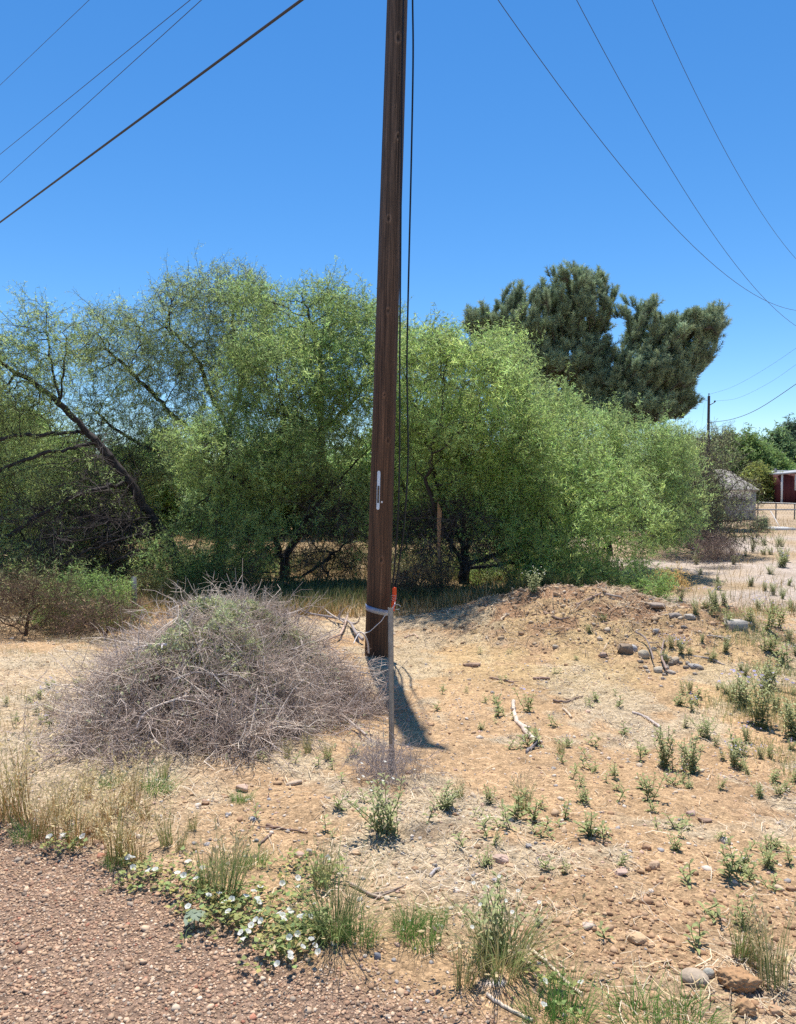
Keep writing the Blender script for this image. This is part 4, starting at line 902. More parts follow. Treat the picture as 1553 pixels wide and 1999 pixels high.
for k in range(16): rock(rrr.gauss(1300, 34), rrr.gauss(1296, 13), rrr.uniform(9, 17), rrr.uniform(8, 14), rrr.choice([(.30, .25, .20), (.20, .165, .13), (.40, .34, .27), (.28, .20, .14)]), 'small broken piece among the bigger stones of the rubble heap', group='rubble', seed=900+k)
rock(1348, 1210, 24, 16, (.42, .37, .31), 'grey slab on the right end of the mound crest', sub=2)
rock(1285, 1192, 40, 12, (.32, .25, .2), 'long dark stone along the mound crest', sub=2)
rock(1318, 1205, 30, 14, (.3, .25, .21), 'dark stone beside the crest slab', sub=2)
rock(1336, 1227, 14, 10, (.2, .17, .15), 'small dark clod below the crest slab')
rock(1282, 1236, 16, 14, (.40, .37, .34), 'bluish-grey stone high above the rubble')
p = GR(1442, 1228); g = Geo(); box(g, (p[0]-.09, p[1], p[2]-.03), (p[0]+.11, p[1]+.19, p[2]+.085), (.42, .38, .33)); tag(g.build('cinder_block', M_stone, origin=p), 'grey rectangular block standing among weeds right of the mound', 'block')
p = GR(905, 1305)
rock(922, 1302, 40, 8, (.42, .28, .19), 'long flat brown chip on the dirt right of the post', 'wood_chip', 'wood chip', ratio=.35)
# sticks
def stick(path, r0, r1, label, forks=0, seed=0, col=(.45, .35, .27), lift=None, name='stick', cat='stick', group='sticks on the ground'):
    P = [np.array(GR(a, b)) for a, b in path]; P = [np.array([p[0], p[1], float(gz(p[0], p[1]))+(lift if lift else r0*.9)]) for p in P]
    S = smooth_path(P, 5); rr_ = np.random.default_rng(seed); S = S+rr_.normal(0, r0*.25, S.shape); g = Geo(); tube(g, S, np.linspace(r0, r1, len(S)), 8, col)
    for k in range(forks):
        i = rr_.integers(3, len(S)-1); d = rr_.normal(0, 1, 3); d[2] = abs(d[2])*.3; d /= np.linalg.norm(d); tube(g, [S[i], S[i]+d*.07, S[i]+d*.12+[0, 0, .01]], [r1, r1*.7, r1*.4], 6, col)
    return tag(g.build(name, M_dead, origin=P[0], smooth=True), label, cat, group)
rt_ = stick([(1002, 1372), (1004, 1398), (1016, 1420), (1034, 1440), (1048, 1452)], .017, .022, 'bleached driftwood-like branch lying on the dirt, centre right', 3, 1, (.62, .50, .40))
stick([(1050, 1450), (1038, 1462), (1027, 1472)], .014, .010, 'dark broken-off end crossing the foot of the bleached branch', 1, 2, (.22, .19, .18))
stick([(1020, 1437), (1022, 1448), (1030, 1455)], .008, .006, 'short spur beside the lower end of the bleached branch', 0, 3, (.3, .25, .22))
stick([(1080, 1370), (1105, 1372), (1120, 1366), (1138, 1361)], .012, .006, 'dark stick above and right of the bleached branch', 1, 4, (.2, .14, .11))
stick([(1100, 1386), (1116, 1402)], .012, .010, 'short pale stick with a dark end, right of the bleached branch', 0, 5, (.6, .46, .32))
stick([(955, 1324), (985, 1330), (1002, 1334)], .010, .007, 'thin dark stick left of the purple-flowered sprout', 1, 6, (.3, .2, .15))
stick([(1040, 1326), (1072, 1326)], .014, .012, 'short thick brown stick right of the purple-flowered sprout', 0, 7, (.34, .22, .17))
stick([(1235, 1392), (1262, 1404), (1288, 1422)], .012, .012, 'flat grey slat half buried in the dirt, right side', 0, 8, (.5, .42, .37))
stick([(1355, 1282), (1385, 1288), (1412, 1298)], .010, .007, 'grey stick right of the rubble heap', 1, 9, (.4, .34, .3))
stick([(1380, 1242), (1402, 1244), (1425, 1250)], .010, .008, 'pale stick above the rubble, left of the grey block', 0, 10, (.5, .42, .34))
stick([(1062, 1198), (1080, 1206), (1098, 1212)], .018, .014, 'dark stub of wood on the left face of the mound', 1, 11, (.25, .17, .13))
stick([(1124, 1184), (1150, 1172), (1172, 1160)], .022, .014, 'brown bark strip near the mound crest', 1, 12, (.35, .24, .18))
stick([(1180, 1162), (1215, 1168)], .016, .012, 'grey bark strip right on the mound crest', 0, 13, (.42, .34, .28))
stick([(978, 1212), (988, 1202)], .016, .014, 'short pale log end in the shade left of the mound', 0, 14, (.6, .45, .3))
stick([(790, 1246), (808, 1240), (815, 1246)], .012, .010, 'pale chip of wood right behind the steel post', 0, 15, (.6, .42, .3))
stick([(520, 1614), (550, 1620), (600, 1628)], .008, .004, 'dark twig on bare dirt below the pile', 1, 16, (.22, .14, .1))
stick([(528, 1630), (505, 1652)], .006, .005, 'short dark twig leaning toward the grass mat', 0, 17, (.25, .17, .13))
stick([(682, 1728), (712, 1744), (742, 1756)], .007, .005, 'thin forked twig right of the wispy grass clump', 2, 18, (.35, .26, .2))
stick([(1028, 1850), (1070, 1885), (1112, 1925), (1136, 1944)], .006, .005, 'long straw-coloured stalk slanting down to the bottom, centre right', 0, 19, (.62, .5, .36))
stick([(950, 1945), (990, 1970), (1040, 1995)], .006, .005, 'pale stalk near the bottom edge, below the big grass clump', 0, 20, (.62, .5, .38))
stick([(838, 1712), (850, 1702), (858, 1697)], .008, .004, 'short grey splinter on bare dirt, centre', 0, 21, (.42, .38, .36))
stick([(905, 1180), (870, 1196), (840, 1190)], .012, .008, 'thin branch lying in the shade right of the orange sleeve', 2, 22, (.2, .16, .13))
stick([(1240, 1245), (1262, 1262), (1275, 1300)], .010, .008, 'dark stick standing over the rubble heap', 1, 23, (.25, .2, .18), .08)
stick([(1300, 1318), (1290, 1290), (1296, 1262)], .013, .010, 'brown stick crossing the rubble heap', 1, 24, (.3, .22, .18), .07)
# splintered snag
a = at(857, 1035, 12.9); b = at(858, 980, 12.9); g = Geo()
for k in range(4): tube(g, smooth_path([a+[0, 0, -.6], a+[(k-1.5)*.012, 0, 0], (a+b)/2+[(k-1.5)*.018, 0, 0], b+[(k-1.5)*.02, 0, -.05*k]], 4), np.linspace(.028, .006, 13), 5, (.55, .30, .16))
P0 = [GR(862, 1120), a+[0, 0, -.35]]; tube(g, P0, [.03, .028], 6, (.15, .11, .09))
tag(g.build('splintered_snag', M_dead, origin=P0[0]), 'splintered orange-brown broken limb upright in the dark of the right tree', 'broken limb')

# ------------------------------------------------------------------ gravel, pebbles, straw (uncountable)
def peb_proto(seed):
    r = np.random.default_rng(seed); t = (1+5**.5)/2
    V = np.array([(-1, t, 0), (1, t, 0), (-1, -t, 0), (1, -t, 0), (0, -1, t), (0, 1, t), (0, -1, -t), (0, 1, -t), (t, 0, -1), (t, 0, 1), (-t, 0, -1), (-t, 0, 1)], float)/1.9
    Fc = np.array([(0, 11, 5), (0, 5, 1), (0, 1, 7), (0, 7, 10), (0, 10, 11), (1, 5, 9), (5, 11, 4), (11, 10, 2), (10, 7, 6), (7, 1, 8), (3, 9, 4), (3, 4, 2), (3, 2, 6), (3, 6, 8), (3, 8, 9), (4, 9, 5), (2, 4, 11), (6, 2, 10), (8, 6, 7), (9, 8, 1)])
    V = V*r.uniform(.65, 1.2, (12, 1)); V[:, 2] *= .62; V[:, 0] *= r.uniform(.8, 1.4); return V, Fc, np.ones((12, 3))
PP = [peb_proto(i) for i in range(8)]
def up_frames(n, tiltv, r):
    D = np.stack([r.normal(0, tiltv, n), r.normal(0, tiltv, n), np.ones(n)], 1); return frames(D, r.uniform(0, 6.28, n))
def pebbles(name, x, y, size, cols, label_kind, seed, probs=None):
    r = np.random.default_rng(seed); n = len(x); g = Geo(); s = size; pos = np.stack([x, y, gz(x, y)+s*.15], 1); fr = up_frames(n, .25, r)
    cols = np.array(cols); c = cols[r.choice(len(cols), n, p=probs)]*r.uniform(.75, 1.25, (n, 1)); ti = r.integers(0, 8, n)
    for j, p in enumerate(PP): m = ti == j; scatter(g, p, pos[m], fr[m], s[m], c[m])
    tag(g.build(name, M_pebble), label_kind[0], label_kind[1], kind='stuff')
def vis(x, y, mrg=1.12):   # keep what lies ahead of the camera, with a margin
    return np.abs(x) < (y*.56+.35)*(1.1+.9*np.random.default_rng(5).random(np.shape(x))**2)
r = np.random.default_rng(77)
n = 230000; x = r.uniform(-3.3, 1.6, n); y = r.uniform(1.3, 4.4, n); k = (edge(x, y) < .06+r.normal(0, .05, n)) & vis(x, y); x, y = x[k], y[k]
size = np.clip(r.lognormal(math.log(.0038), .45, len(x)), .0018, .020)
RC = [(0.421, 0.267, 0.168), (0.489, 0.331, 0.212), (0.337, 0.201, 0.124), (0.557, 0.395, 0.263), (0.253, 0.162, 0.109), (0.37, 0.218, 0.139), (0.455, 0.299, 0.182), (0.354, 0.275, 0.204), (0.623, 0.484, 0.35), (0.185, 0.133, 0.095), (0.405, 0.178, 0.109)]
PR = np.array([20, 18, 14, 14, 8, 6, 12, 6, 5, 3, 1.5]); PR = PR/PR.sum()
pebbles('road_gravel', x, y, size, RC, ('pinkish brown crushed gravel of the road shoulder', 'gravel'), 1, PR)
n = 110000; x = r.uniform(-7, 9, n); y = r.uniform(1.6, 12, n); dens = .25+.75*sm(.4, .6, fbm(x*1.2+9, y*1.2, 301, 4)); near = np.exp(-(y-2)/3.2)
k = (edge(x, y) > 0) & vis(x, y) & (r.random(n) < dens*np.clip(near*1.2+.10, 0, 1)); x, y = x[k], y[k]
size = np.clip(r.lognormal(math.log(.0055), .5, len(x))*(1+.06*(y-2)), .003, .035)
DC = [(.46, .30, .17), (.52, .36, .22), (.38, .23, .13), (.56, .43, .3), (.32, .29, .27), (.5, .33, .24), (.62, .52, .42)]
pebbles('dirt_pebbles', x, y, size, DC, ('loose pebbles and crumbs scattered over the tan dirt', 'pebbles'), 2)
n = 2600; m1 = r.random(n) < .55
x = np.where(m1, r.normal(.95, .42, n), r.normal(3.1, 1.2, n)); y = np.where(m1, r.normal(2.55, .3, n), r.normal(9.5, .9, n)); k = (edge(x, y) > .15)
x, y = x[k], y[k]; pebbles('soil_crumbs', x, y, np.clip(r.lognormal(math.log(.0065), .5, len(x)), .003, .02)*(1+.09*np.clip(y-3, 0, 8)), [(.40, .25, .14), (.34, .20, .11), (.47, .31, .185)], ('dark reddish soil crumbs on the dug dirt and the mound', 'soil'), 3)
n = 1500; x = r.normal(2.9, 1.3, n); y = r.normal(9.6, .9, n); k = mound(x, y) > .15; x, y = x[k], y[k]
pebbles('mound_clods', x, y, np.clip(r.lognormal(math.log(.016), .5, len(x)), .008, .05), [(.44, .29, .17), (.48, .33, .20), (.34, .22, .13), (.52, .38, .24), (.46, .37, .27)], ('brown clods and rubble crumbs over the mound', 'soil'), 31)
# straw
def ribbon(seed, L=1.0, wd=.032, bend=.12):
    r = np.random.default_rng(seed); P = np.array([(0, 0, 0), (.33, r.normal(0, bend), 0), (.66, r.normal(0, bend), r.normal(0, .05)), (1, r.normal(0, bend), 0)])*L
    V = np.concatenate([P+[0, wd/2, 0], P-[0, wd/2, 0]]); V = V-[.5*L, 0, 0]
    return V, np.array([(4, 5, 1, 0), (5, 6, 2, 1), (6, 7, 3, 2)]), np.ones((8, 3))
RB = [ribbon(i) for i in range(6)]
def straw(name, x, y, L, cols, seed, label, lift=.012, tiltv=.22):
    r = np.random.default_rng(seed); n = len(x); g = Geo(); fr = up_frames(n, tiltv, r); pos = np.stack([x, y, gz(x, y)+r.uniform(.003, lift, n)], 1)
    c = np.array(cols)[r.integers(0, len(cols), n)]*r.uniform(.75, 1.2, (n, 1)); ti = r.integers(0, 6, n)
    for j, p in enumerate(RB):
        m = ti == j; sc3 = np.stack([L[m]]*3, 1); scatter(g, p, pos[m], fr[m], sc3, c[m])
    tag(g.build(name, M_straw), label[0], label[1], kind='stuff')
n = 190000; x = r.uniform(-8, 10, n); y = 1.7+10.5*r.random(n)**1.3; L_ = litter(x, y); base = .10+.9*L_
left = sm(-.4, -1.2, x)*sm(9, 6, y); base = np.clip(base+left*.5, 0, 1)*sm(.05, .35, edge(x, y))
k = (r.random(n) < base*.75) & vis(x, y); x, y = x[k], y[k]
straw('straw_litter', x, y, r.uniform(.03, .11, len(x))*(1+.03*y), [(.68, .56, .38), (.74, .62, .45), (.57, .46, .32), (.62, .46, .26), (.50, .41, .31), (.30, .22, .15)], 4, ('dry straw and grass litter matted over the dirt', 'straw'), .02)
n = 2600; x = r.normal(2.9, 1.4, n); y = r.normal(9.5, 1.0, n); k = mound(x, y) > .08; x, y = x[k], y[k]
straw('bark_splinters', x, y, r.uniform(.06, .26, len(x)), [(.45, .33, .22), (.30, .21, .15), (.56, .44, .31), (.22, .16, .12)], 14, ('splinters of bark and wood over the mound', 'splinters'), .03, .3)
# upright dry grass / low growth beyond and under the trees
def blade(seed, wd=.03, lean=.3):
    r = np.random.default_rng(seed); a = r.uniform(0, 6.28); d = np.array([math.cos(a), math.sin(a), 0])*lean; s = np.array([-math.sin(a), math.cos(a), 0])*wd/2
    P = [np.zeros(3), d*.3+[0, 0, .5], d+[0, 0, .95]]
    return np.array([P[0]-s, P[0]+s, P[1]+s*.8, P[1]-s*.8, P[2]+s*.15, P[2]-s*.15]), np.array([(0, 1, 2, 3), (3, 2, 4, 5)]), np.ones((6, 3))
BL = [blade(i, .035, np.random.default_rng(i).uniform(.05, .6)) for i in range(8)]
def field(name, x, y, h, cols, seed, label):
    r = np.random.default_rng(seed); n = len(x); g = Geo(); pos = np.stack([x, y, gz(x, y)-.005], 1); fr = up_frames(n, .2, r)
    c = np.array(cols)[r.integers(0, len(cols), n)]*r.uniform(.75, 1.25, (n, 1)); ti = r.integers(0, 8, n)
    for j, p in enumerate(BL): m = ti == j; scatter(g, p, pos[m], fr[m], h[m], c[m])
    tag(g.build(name, M_grass), label[0], label[1], kind='stuff')
n = 90000; y = 10.8+30*r.random(n)**1.7; x = r.uniform(-1, 1, n)*(y*.62+1)
cl = sm(.44, .6, fbm(x*.8+3, y*.8, 401, 4)); gapR = sm(1, 3, x-.1*y); pr = np.clip(cl*(1-.86*gapR)+.22*(1-gapR)+.4*sm(24, 30, y), 0, 1)*(1-np.clip(mound(x, y)*1.5, 0, 1))
k = r.random(n) < pr; x, y = x[k], y[k]
field('dry_grass', x, y, r.uniform(.08, .28, len(x))*(1+.01*y), [(.46, .30, .12), (.50, .37, .19), (.38, .25, .11), (.28, .27, .12), (.44, .36, .23)], 5, ('golden dry grass under the trees and across the far lot', 'dry grass'))
n = 60000; y = 11+9*r.random(n)**1.4; x = r.uniform(-7.5, 4.2, n)*y/14; k = r.random(n) < sm(.42, .58, fbm(x*.9, y*.9, 411, 4)); x, y = x[k], y[k]
field('undergrowth', x, y, r.uniform(.12, .38, len(x)), [(.13, .17, .06), (.18, .2, .08), (.24, .22, .1)], 6, ('olive green undergrowth below the mesquites', 'undergrowth'))
n = 150000; x = r.uniform(2.2, 9.5, n); y = r.uniform(4.0, 11.5, n); pr = (1-sm(6.5, 9.3, x+fbm(x, y, 7, 3)))*sm(4.0, 5.2, y+fbm(x*2, y*2, 8, 3)-.5)*sm(.40, .56, fbm(x*1.4+2, y*1.4, 431, 4))*sm(0, .9, x-.36*y-.45+(fbm(x, y, 433, 2)-.5)*1.5); k = (r.random(n) < pr) & vis(x, y); x, y = x[k], y[k]
field('ground_cover', x, y, r.uniform(.03, .12, len(x)), [(.36, .40, .15), (.5, .40, .17), (.28, .35, .13), (.56, .46, .22), (.32, .38, .18)], 8, ('tawny and green low ground cover at the right side', 'ground cover'))
n = 15000; x = r.uniform(-4.4, -1.6, n); y = r.uniform(4.5, 9.5, n); k = r.random(n) < .35*sm(.45, .6, fbm(x*2, y*2, 421, 3)); x, y = x[k], y[k]
field('stubble_grass', x, y, r.uniform(.04, .12, len(x)), [(.52, .36, .16), (.56, .44, .24), (.3, .3, .1)], 7, ('short golden stubble grass left of the brush pile', 'dry grass'))
# green ground weeds at right as low scattered leaves is done by individual plants below

# ------------------------------------------------------------------ plants
def stemleaf(g, gl, p0, d, L, nl, ll, lw, r, col, rad=.0025):
    P = [np.array(p0)]; dd = np.array(d, float)
    for i in range(4): dd = dd+r.normal(0, .1, 3); dd /= np.linalg.norm(dd); P.append(P[-1]+dd*L/4)
    tube(g, P, np.linspace(rad, rad*.5, 5), 4, (.2, .24, .1), cap=False)
    for j in range(nl):
        t = (j+.6)/nl; i = min(int(t*4), 3); f = t*4-i; p = P[i]*(1-f)+P[i+1]*f
        a = j*2.4+r.uniform(-.4, .4); up_ = .35+.5*t; o = np.array([math.cos(a), math.sin(a), up_]); o /= np.linalg.norm(o); l = ll*r.uniform(.7, 1.15)*(1-.35*t)
        s = np.cross(o, [0, 0, 1]); s /= np.linalg.norm(s)+1e-9; m1 = p+o*l*.4; m2 = p+o*l*.75-[0, 0, l*.08]; e = p+o*l-[0, 0, l*.28]
        fold = np.array([0, 0, lw*.25]); c = np.array(col)*r.uniform(.75, 1.25)
        gl.add([p, m1-s*lw/2+fold, m1, m1+s*lw/2+fold, m2-s*lw*.4+fold, m2, m2+s*lw*.4+fold, e], [(1, 2, 5, 4), (2, 3, 6, 5)], c)
        gl.add([p, m1-s*lw/2+fold, m1, m1+s*lw/2+fold, m2-s*lw*.4+fold, m2, m2+s*lw*.4+fold, e], [(0, 2, 1), (0, 3, 2), (4, 5, 7), (5, 6, 7)], c)
    return P[-1]
def flower(g, c, R0, nrm, pet=5, cup=.4):
    nrm = np.array(nrm, float); nrm /= np.linalg.norm(nrm); M = frames(nrm[None], np.array([random.random()*6]))[0]; n = 12; a = np.linspace(0, 6.28, n, endpoint=False)
    rr_ = R0*(1+.1*np.cos(pet*a)); o = np.stack([rr_*np.cos(a), rr_*np.sin(a), np.full(n, R0*cup)], 1); i_ = np.stack([R0*.25*np.cos(a), R0*.25*np.sin(a), np.full(n, R0*.05)], 1)
    V = np.vstack([o, i_, [[0, 0, -R0*.3]]])@M.T+np.array(c)
    cc = np.ones((2*n+1, 3)); cc[n:] = (.95, .95, .8)
    g.add(V, [(k, (k+1) % n, n+(k+1) % n, n+k) for k in range(n)], cc); g.add(V, [(n+k, n+(k+1) % n, 2*n) for k in range(n)], cc)
def make_weed(kind, seed, label, cat='weed', group=None, loc=(0, 0, 0)):
    r = np.random.default_rng(seed); gs = Geo(); gl = Geo(); fl = []
    nm = {'sprout': 'weed_sprout', 'weed': 'leafy_weed', 'bush': 'bushy_weed'}[kind]
    G = np.array([.34, .37, .15])
    if kind == 'sprout':
        for k in range(r.integers(1, 4)): stemleaf(gs, gl, (r.normal(0, .01), r.normal(0, .01), 0), (r.normal(0, .3), r.normal(0, .3), 1), r.uniform(.06, .12), 8, .05, .013, r, G)
    if kind == 'weed':
        for k in range(r.integers(3, 7)): fl.append(stemleaf(gs, gl, (r.normal(0, .018), r.normal(0, .018), 0), (r.normal(0, .42), r.normal(0, .42), 1), r.uniform(.11, .25), 13, .07, .017, r, G, .003))
    if kind == 'bush':
        for k in range(13):
            a = k*2.4; e = stemleaf(gs, gl, (r.normal(0, .025), r.normal(0, .025), 0), (math.cos(a)*.55*r.random(), math.sin(a)*.55*r.random(), 1), r.uniform(.2, .32), 18, .055, .015, r, G*np.array([1.15, 1.12, 1.3]), .003); fl.append(e)
    root = tag(empty(nm, loc), label, cat, group)
    gs.build('stem', M_grass, root); gl.build('leaves', M_grass, root)
    return root, fl
def add_flowers(root, pts, m, R0, tintn='flower'):
    for p in pts:
        g = Geo(); flower(g, p+np.array([0, 0, .006]), R0, (random.uniform(-.5, .5), -.5, 1)); g.build(tintn, m, root)
def make_clump(seed, n, h, spread, cols, wd, lean, heads=0, headcol=(.6, .48, .26), label=None, cat='grass clump', name='grass_clump', group=None, headlen=.021):
    r = np.random.default_rng(seed); g = Geo(); gh = Geo(); tips = []
    for i in range(n):
        a = r.uniform(0, 6.28); rad = spread*math.sqrt(r.random()); p = np.array([math.cos(a)*rad, math.sin(a)*rad, 0]); b = a+r.normal(0, .8); L = h*r.uniform(.45, 1.1); le = lean*r.uniform(.2, 1.3)
        d = np.array([math.cos(b), math.sin(b), 0])*le; s = np.array([-math.sin(b), math.cos(b), 0]); ph = r.uniform(0, 3.14); s = s*math.cos(ph)+np.array([math.cos(b), math.sin(b), 0])*math.sin(ph)*.7
        Q = [p+d*L*t*t+np.array([0, 0, L*(t-.12*le*t*t)]) for t in (0, .35, .7, 1)]; ws = [wd, wd*.9, wd*.6, wd*.15]
        V = []
        for q, w_ in zip(Q, ws): V += [q-s*w_/2, q+s*w_/2]
        c = np.array(cols[r.integers(len(cols))])*r.uniform(.75, 1.25); cc = np.tile(c, (8, 1)); 
        g.add(V, [(0, 1, 3, 2), (2, 3, 5, 4), (4, 5, 7, 6)], cc)
        if i < heads*n: tips.append((Q[-1], Q[-1]-Q[-2]))
    if tips:
        for q, d in tips:
            d = d/np.linalg.norm(d)
            for k in range(7):
                o = r.normal(0, 1, 3); o /= np.linalg.norm(o); c0 = q-d*.012*k+o*.008; dd = d+o*.8; dd /= np.linalg.norm(dd); s = np.cross(dd, r.normal(0, 1, 3)); s /= np.linalg.norm(s); l = headlen*r.uniform(.7, 1.3)
                g.add([c0, c0+dd*l*.5+s*l*.2, c0+dd*l, c0+dd*l*.5-s*l*.2], [(0, 1, 2, 3)], np.array(headcol)*r.uniform(.8, 1.2))
    root = tag(empty(name, (0, 0, 0)), label, cat, group); g.build('blades', M_grass, root)
    return root
def put(o, px, py, s=1.0, rz=None, label=None, group=None, xy=None):
    q = random.uniform
    p = GR(px, py) if xy is None else np.array([xy[0], xy[1], float(gz(*xy))])
    o.location = (p[0], p[1], p[2]-.004); o.scale = (s*q(.85, 1.2), s*q(.85, 1.2), s*q(.75, 1.15)); o.rotation_euler = (q(-.2, .2), q(-.2, .2), random.uniform(0, 6.28) if rz is None else rz)
    if label: o['label'] = label
    if group: o['group'] = group
    return o
used = set()
def inst(proto, key):
    if key in used: return copy_tree(proto)
    used.add(key); return proto
SPR = [make_weed('sprout', 700+i, 'x', 'weed')[0] for i in range(5)]
WEE = [make_weed('weed', 720+i, 'x', 'weed')[0] for i in range(4)]
BU = [make_weed('bush', 740+i, 'x', 'weed')[0] for i in range(3)]
def sprout(px, py, s, label, group=None, k=None):
    k = random.randrange(5) if k is None else k; return put(inst(SPR[k], ('s', k)), px, py, s, label=label, group=group)
def weed(px, py, s, label, group=None, k=None):
    s = s*.68
    k = random.randrange(4) if k is None else k; return put(inst(WEE[k], ('w', k)), px, py, s, label=label, group=group)
def bush(px, py, s, label, group=None, k=None):
    k = random.randrange(3) if k is None else k; return put(inst(BU[k], ('b', k)), px, py, s, label=label, group=group)
bush(755, 1627, 1.0, 'bushy silver-green weed with tiny white flowers below the steel post', k=0)
bush(868, 1578, .62, 'compact green weed right of the silver-green one, pole side')
w0 = weed(950, 1690, .62, 'weed just above the pinkish angular stone, centre right')
weed(965, 1650, .5, 'smaller weed up and right of the one by the pinkish stone')
weed(1030, 1390, 1.35, 'tall sprout with lilac flowers above the bleached branch', k=1)
weed(940, 1424, .6, 'small green weed on dirt left of the bleached branch')
weed(1108, 1458, .7, 'small lilac-flowered weed right of the bleached branch', k=2)
weed(1268, 1562, 1.2, 'tall weed with drooping leaves and dark shadow, right of centre')
weed(955, 1570, .8, 'slender weed left of the tufted blue-green grass')
weed(1137, 1563, .7, 'slender weed in straw right of the blue-green grass tuft')
weed(1153, 1630, .62, 'bright yellow-green weed in straw, lower centre right', k=3)
weed(1318, 1660, .62, 'grey-green weed on straw, right of lower centre')
weed(1102, 1706, .55, 'rounded yellow-green weed on bare dirt, lower centre right')
weed(1212, 1690, .45, 'narrow dark weed beside the pinkish angular stone')
weed(1425, 1712, 1.05, 'tall weed with crossing shadow at lower right')
weed(1440, 1700, .85, 'second stem right beside the tall weed with crossing shadow')
weed(1500, 1695, .9, 'yellow-green weed near the right edge, lower half')
weed(1450, 1808, .75, 'thin upright weed above the big dirt clod')
weed(1408, 1640, .5, 'weed left of the rock pair, far right middle')
weed(1436, 1470, 1.35, 'dark leafy weed with big leaves at the right, below the lilac patch')
bush(1350, 1510, 1.0, 'broad weed clump right of the drooping weed', k=1)
bush(1300, 1500, .85, 'weed clump between the drooping weed and the broad clump')
bush(1375, 1440, .6, 'low weed below the tawny ground cover at the right')
bush(1490, 1420, 1.3, 'large weed mass with lilac flowers at the right edge', k=2)
bush(1540, 1440, 1.2, 'weed mass cut by the right edge, beside the lilac one')
bush(1440, 1380, 1.1, 'lilac-tinged weed above the dark leafy one')
bush(1500, 1340, 1.0, 'weed below the tall upright plants at the right')
weed(1330, 1378, 1.1, 'weed on the slope below the rubble heap')
weed(1530, 1300, 2.2, 'tallest upright weed near the right edge')
weed(1500, 1275, 1.9, 'tall weed left of the tallest upright one')
weed(1420, 1225, 1.6, 'tall weed rising left of the grey block')
weed(1465, 1215, 1.5, 'weed just behind the grey block')
weed(1495, 1230, 1.9, 'leafy tall weed right of the grey block')
weed(1520, 1225, 2.0, 'leafy tall weed at the right edge above the others')
weed(1390, 1200, 1.3, 'weed left of the pale far lot')
weed(1125, 1288, .6, 'sprout on the yellow dirt left of the brown stone')
weed(1152, 1236, .9, 'little weed on the mound face')
weed(1178, 1212, .9, 'pale weed near the mound crest')
weed(1390, 1290, 1.1, 'weed right of the rubble, beside the grey stick')
sprout(1056, 1812, .9, 'tiny sprout casting a dark shadow by the grey triangular stone')
sprout(1182, 1830, .9, 'tiny green sprout on reddish soil left of the tan flat-topped stone')
sprout(1375, 1783, 1.1, 'sprout alone on bare dirt at lower right')
sprout(1362, 1855, 1.0, 'small yellow-green sprout above the egg-shaped stone')
sprout(637, 1627, 1.1, 'sprout alone on bare dirt below the pile')
sprout(832, 1606, 1.3, 'sprout right of the silver-green bushy weed', k=1)
sprout(502, 1597, .9, 'sprout below the pinkish square stone')
sprout(1345, 1730, 1.0, 'sprout right of the tilted tan slab')
sprout(1065, 1700, .8, 'sprout up left of the rounded weed')
sprout(905, 1650, 1.2, 'sprout left of the weed by the pinkish stone')
# three lilac flowering ones get blooms
def blooms(o, n, m=M_purple, R0=.012, spread=.06, z0=.2):
    for k in range(n):
        g = Geo(); flower(g, np.array([random.gauss(0, spread), random.gauss(0, spread), z0+random.uniform(-.02, .05)]), R0, (random.uniform(-.5, .5), -.4, 1)); g.build('flower', m, o)
for o in list(C.objects):
    lb = o.get('label', '')
    if o.type == 'EMPTY':
        if lb.startswith('tall sprout with lilac'): blooms(o, 4, spread=.02)
        if lb.startswith('small lilac-flowered'): blooms(o, 4, spread=.03)
        if lb.startswith('large weed mass'): blooms(o, 12, spread=.1, z0=.28)
        if lb.startswith('lilac-tinged'): blooms(o, 10, spread=.09, z0=.27)
        if lb.startswith('bushy silver'): blooms(o, 9, M_petal, .008, .07, .27)
# scattered small ones, grouped by place
LM = [(1025, 1420, 'the bleached branch'), (1023, 1560, 'the blue-green grass tuft'), (1268, 1540, 'the drooping-leaved weed'), (980, 1686, 'the pinkish angular stone'), (1102, 1695, 'the rounded yellow-green weed'), (1246, 1843, 'the tan flat-topped stone'), (1447, 1925, 'the big dirt clod'),
      (1425, 1680, 'the tall weed with crossing shadow'), (1350, 1490, 'the broad weed clump'), (1436, 1440, 'the dark big-leaved weed'), (1290, 1300, 'the rubble heap'), (1442, 1225, 'the grey block'), (470, 1546, 'the pinkish square stone'), (1262, 1404, 'the half-buried grey slat'), (1108, 1370, 'the dark stick'),
      (765, 1460, 'the foot of the steel post'), (755, 1600, 'the silver-green bushy weed'), (1486, 1030, 'the small dark round bush'), (1400, 1080, 'the grey dead bush'), (1490, 1390, 'the lilac-flowered weed mass'), (1530, 1270, 'the tallest upright weed'), (38, 1540, 'the tallest seeding grass'), (130, 1390, 'the left flank of the brush pile'),
      (1200, 1165, 'the mound crest'), (768, 1170, 'the orange sleeve'), (857, 1040, 'the splintered limb'), (1520, 1741, 'the tan stone at the right edge'), (1360, 1921, 'the egg-shaped stone'), (1030, 1350, 'the lilac-flowered sprout'), (1540, 1440, 'the weed mass at the right edge'), (1137, 1540, 'the slender weed in straw'), (868, 1560, 'the compact green weed'), (1330, 1140, 'the tawny shrub'), (922, 1302, 'the long brown chip')]
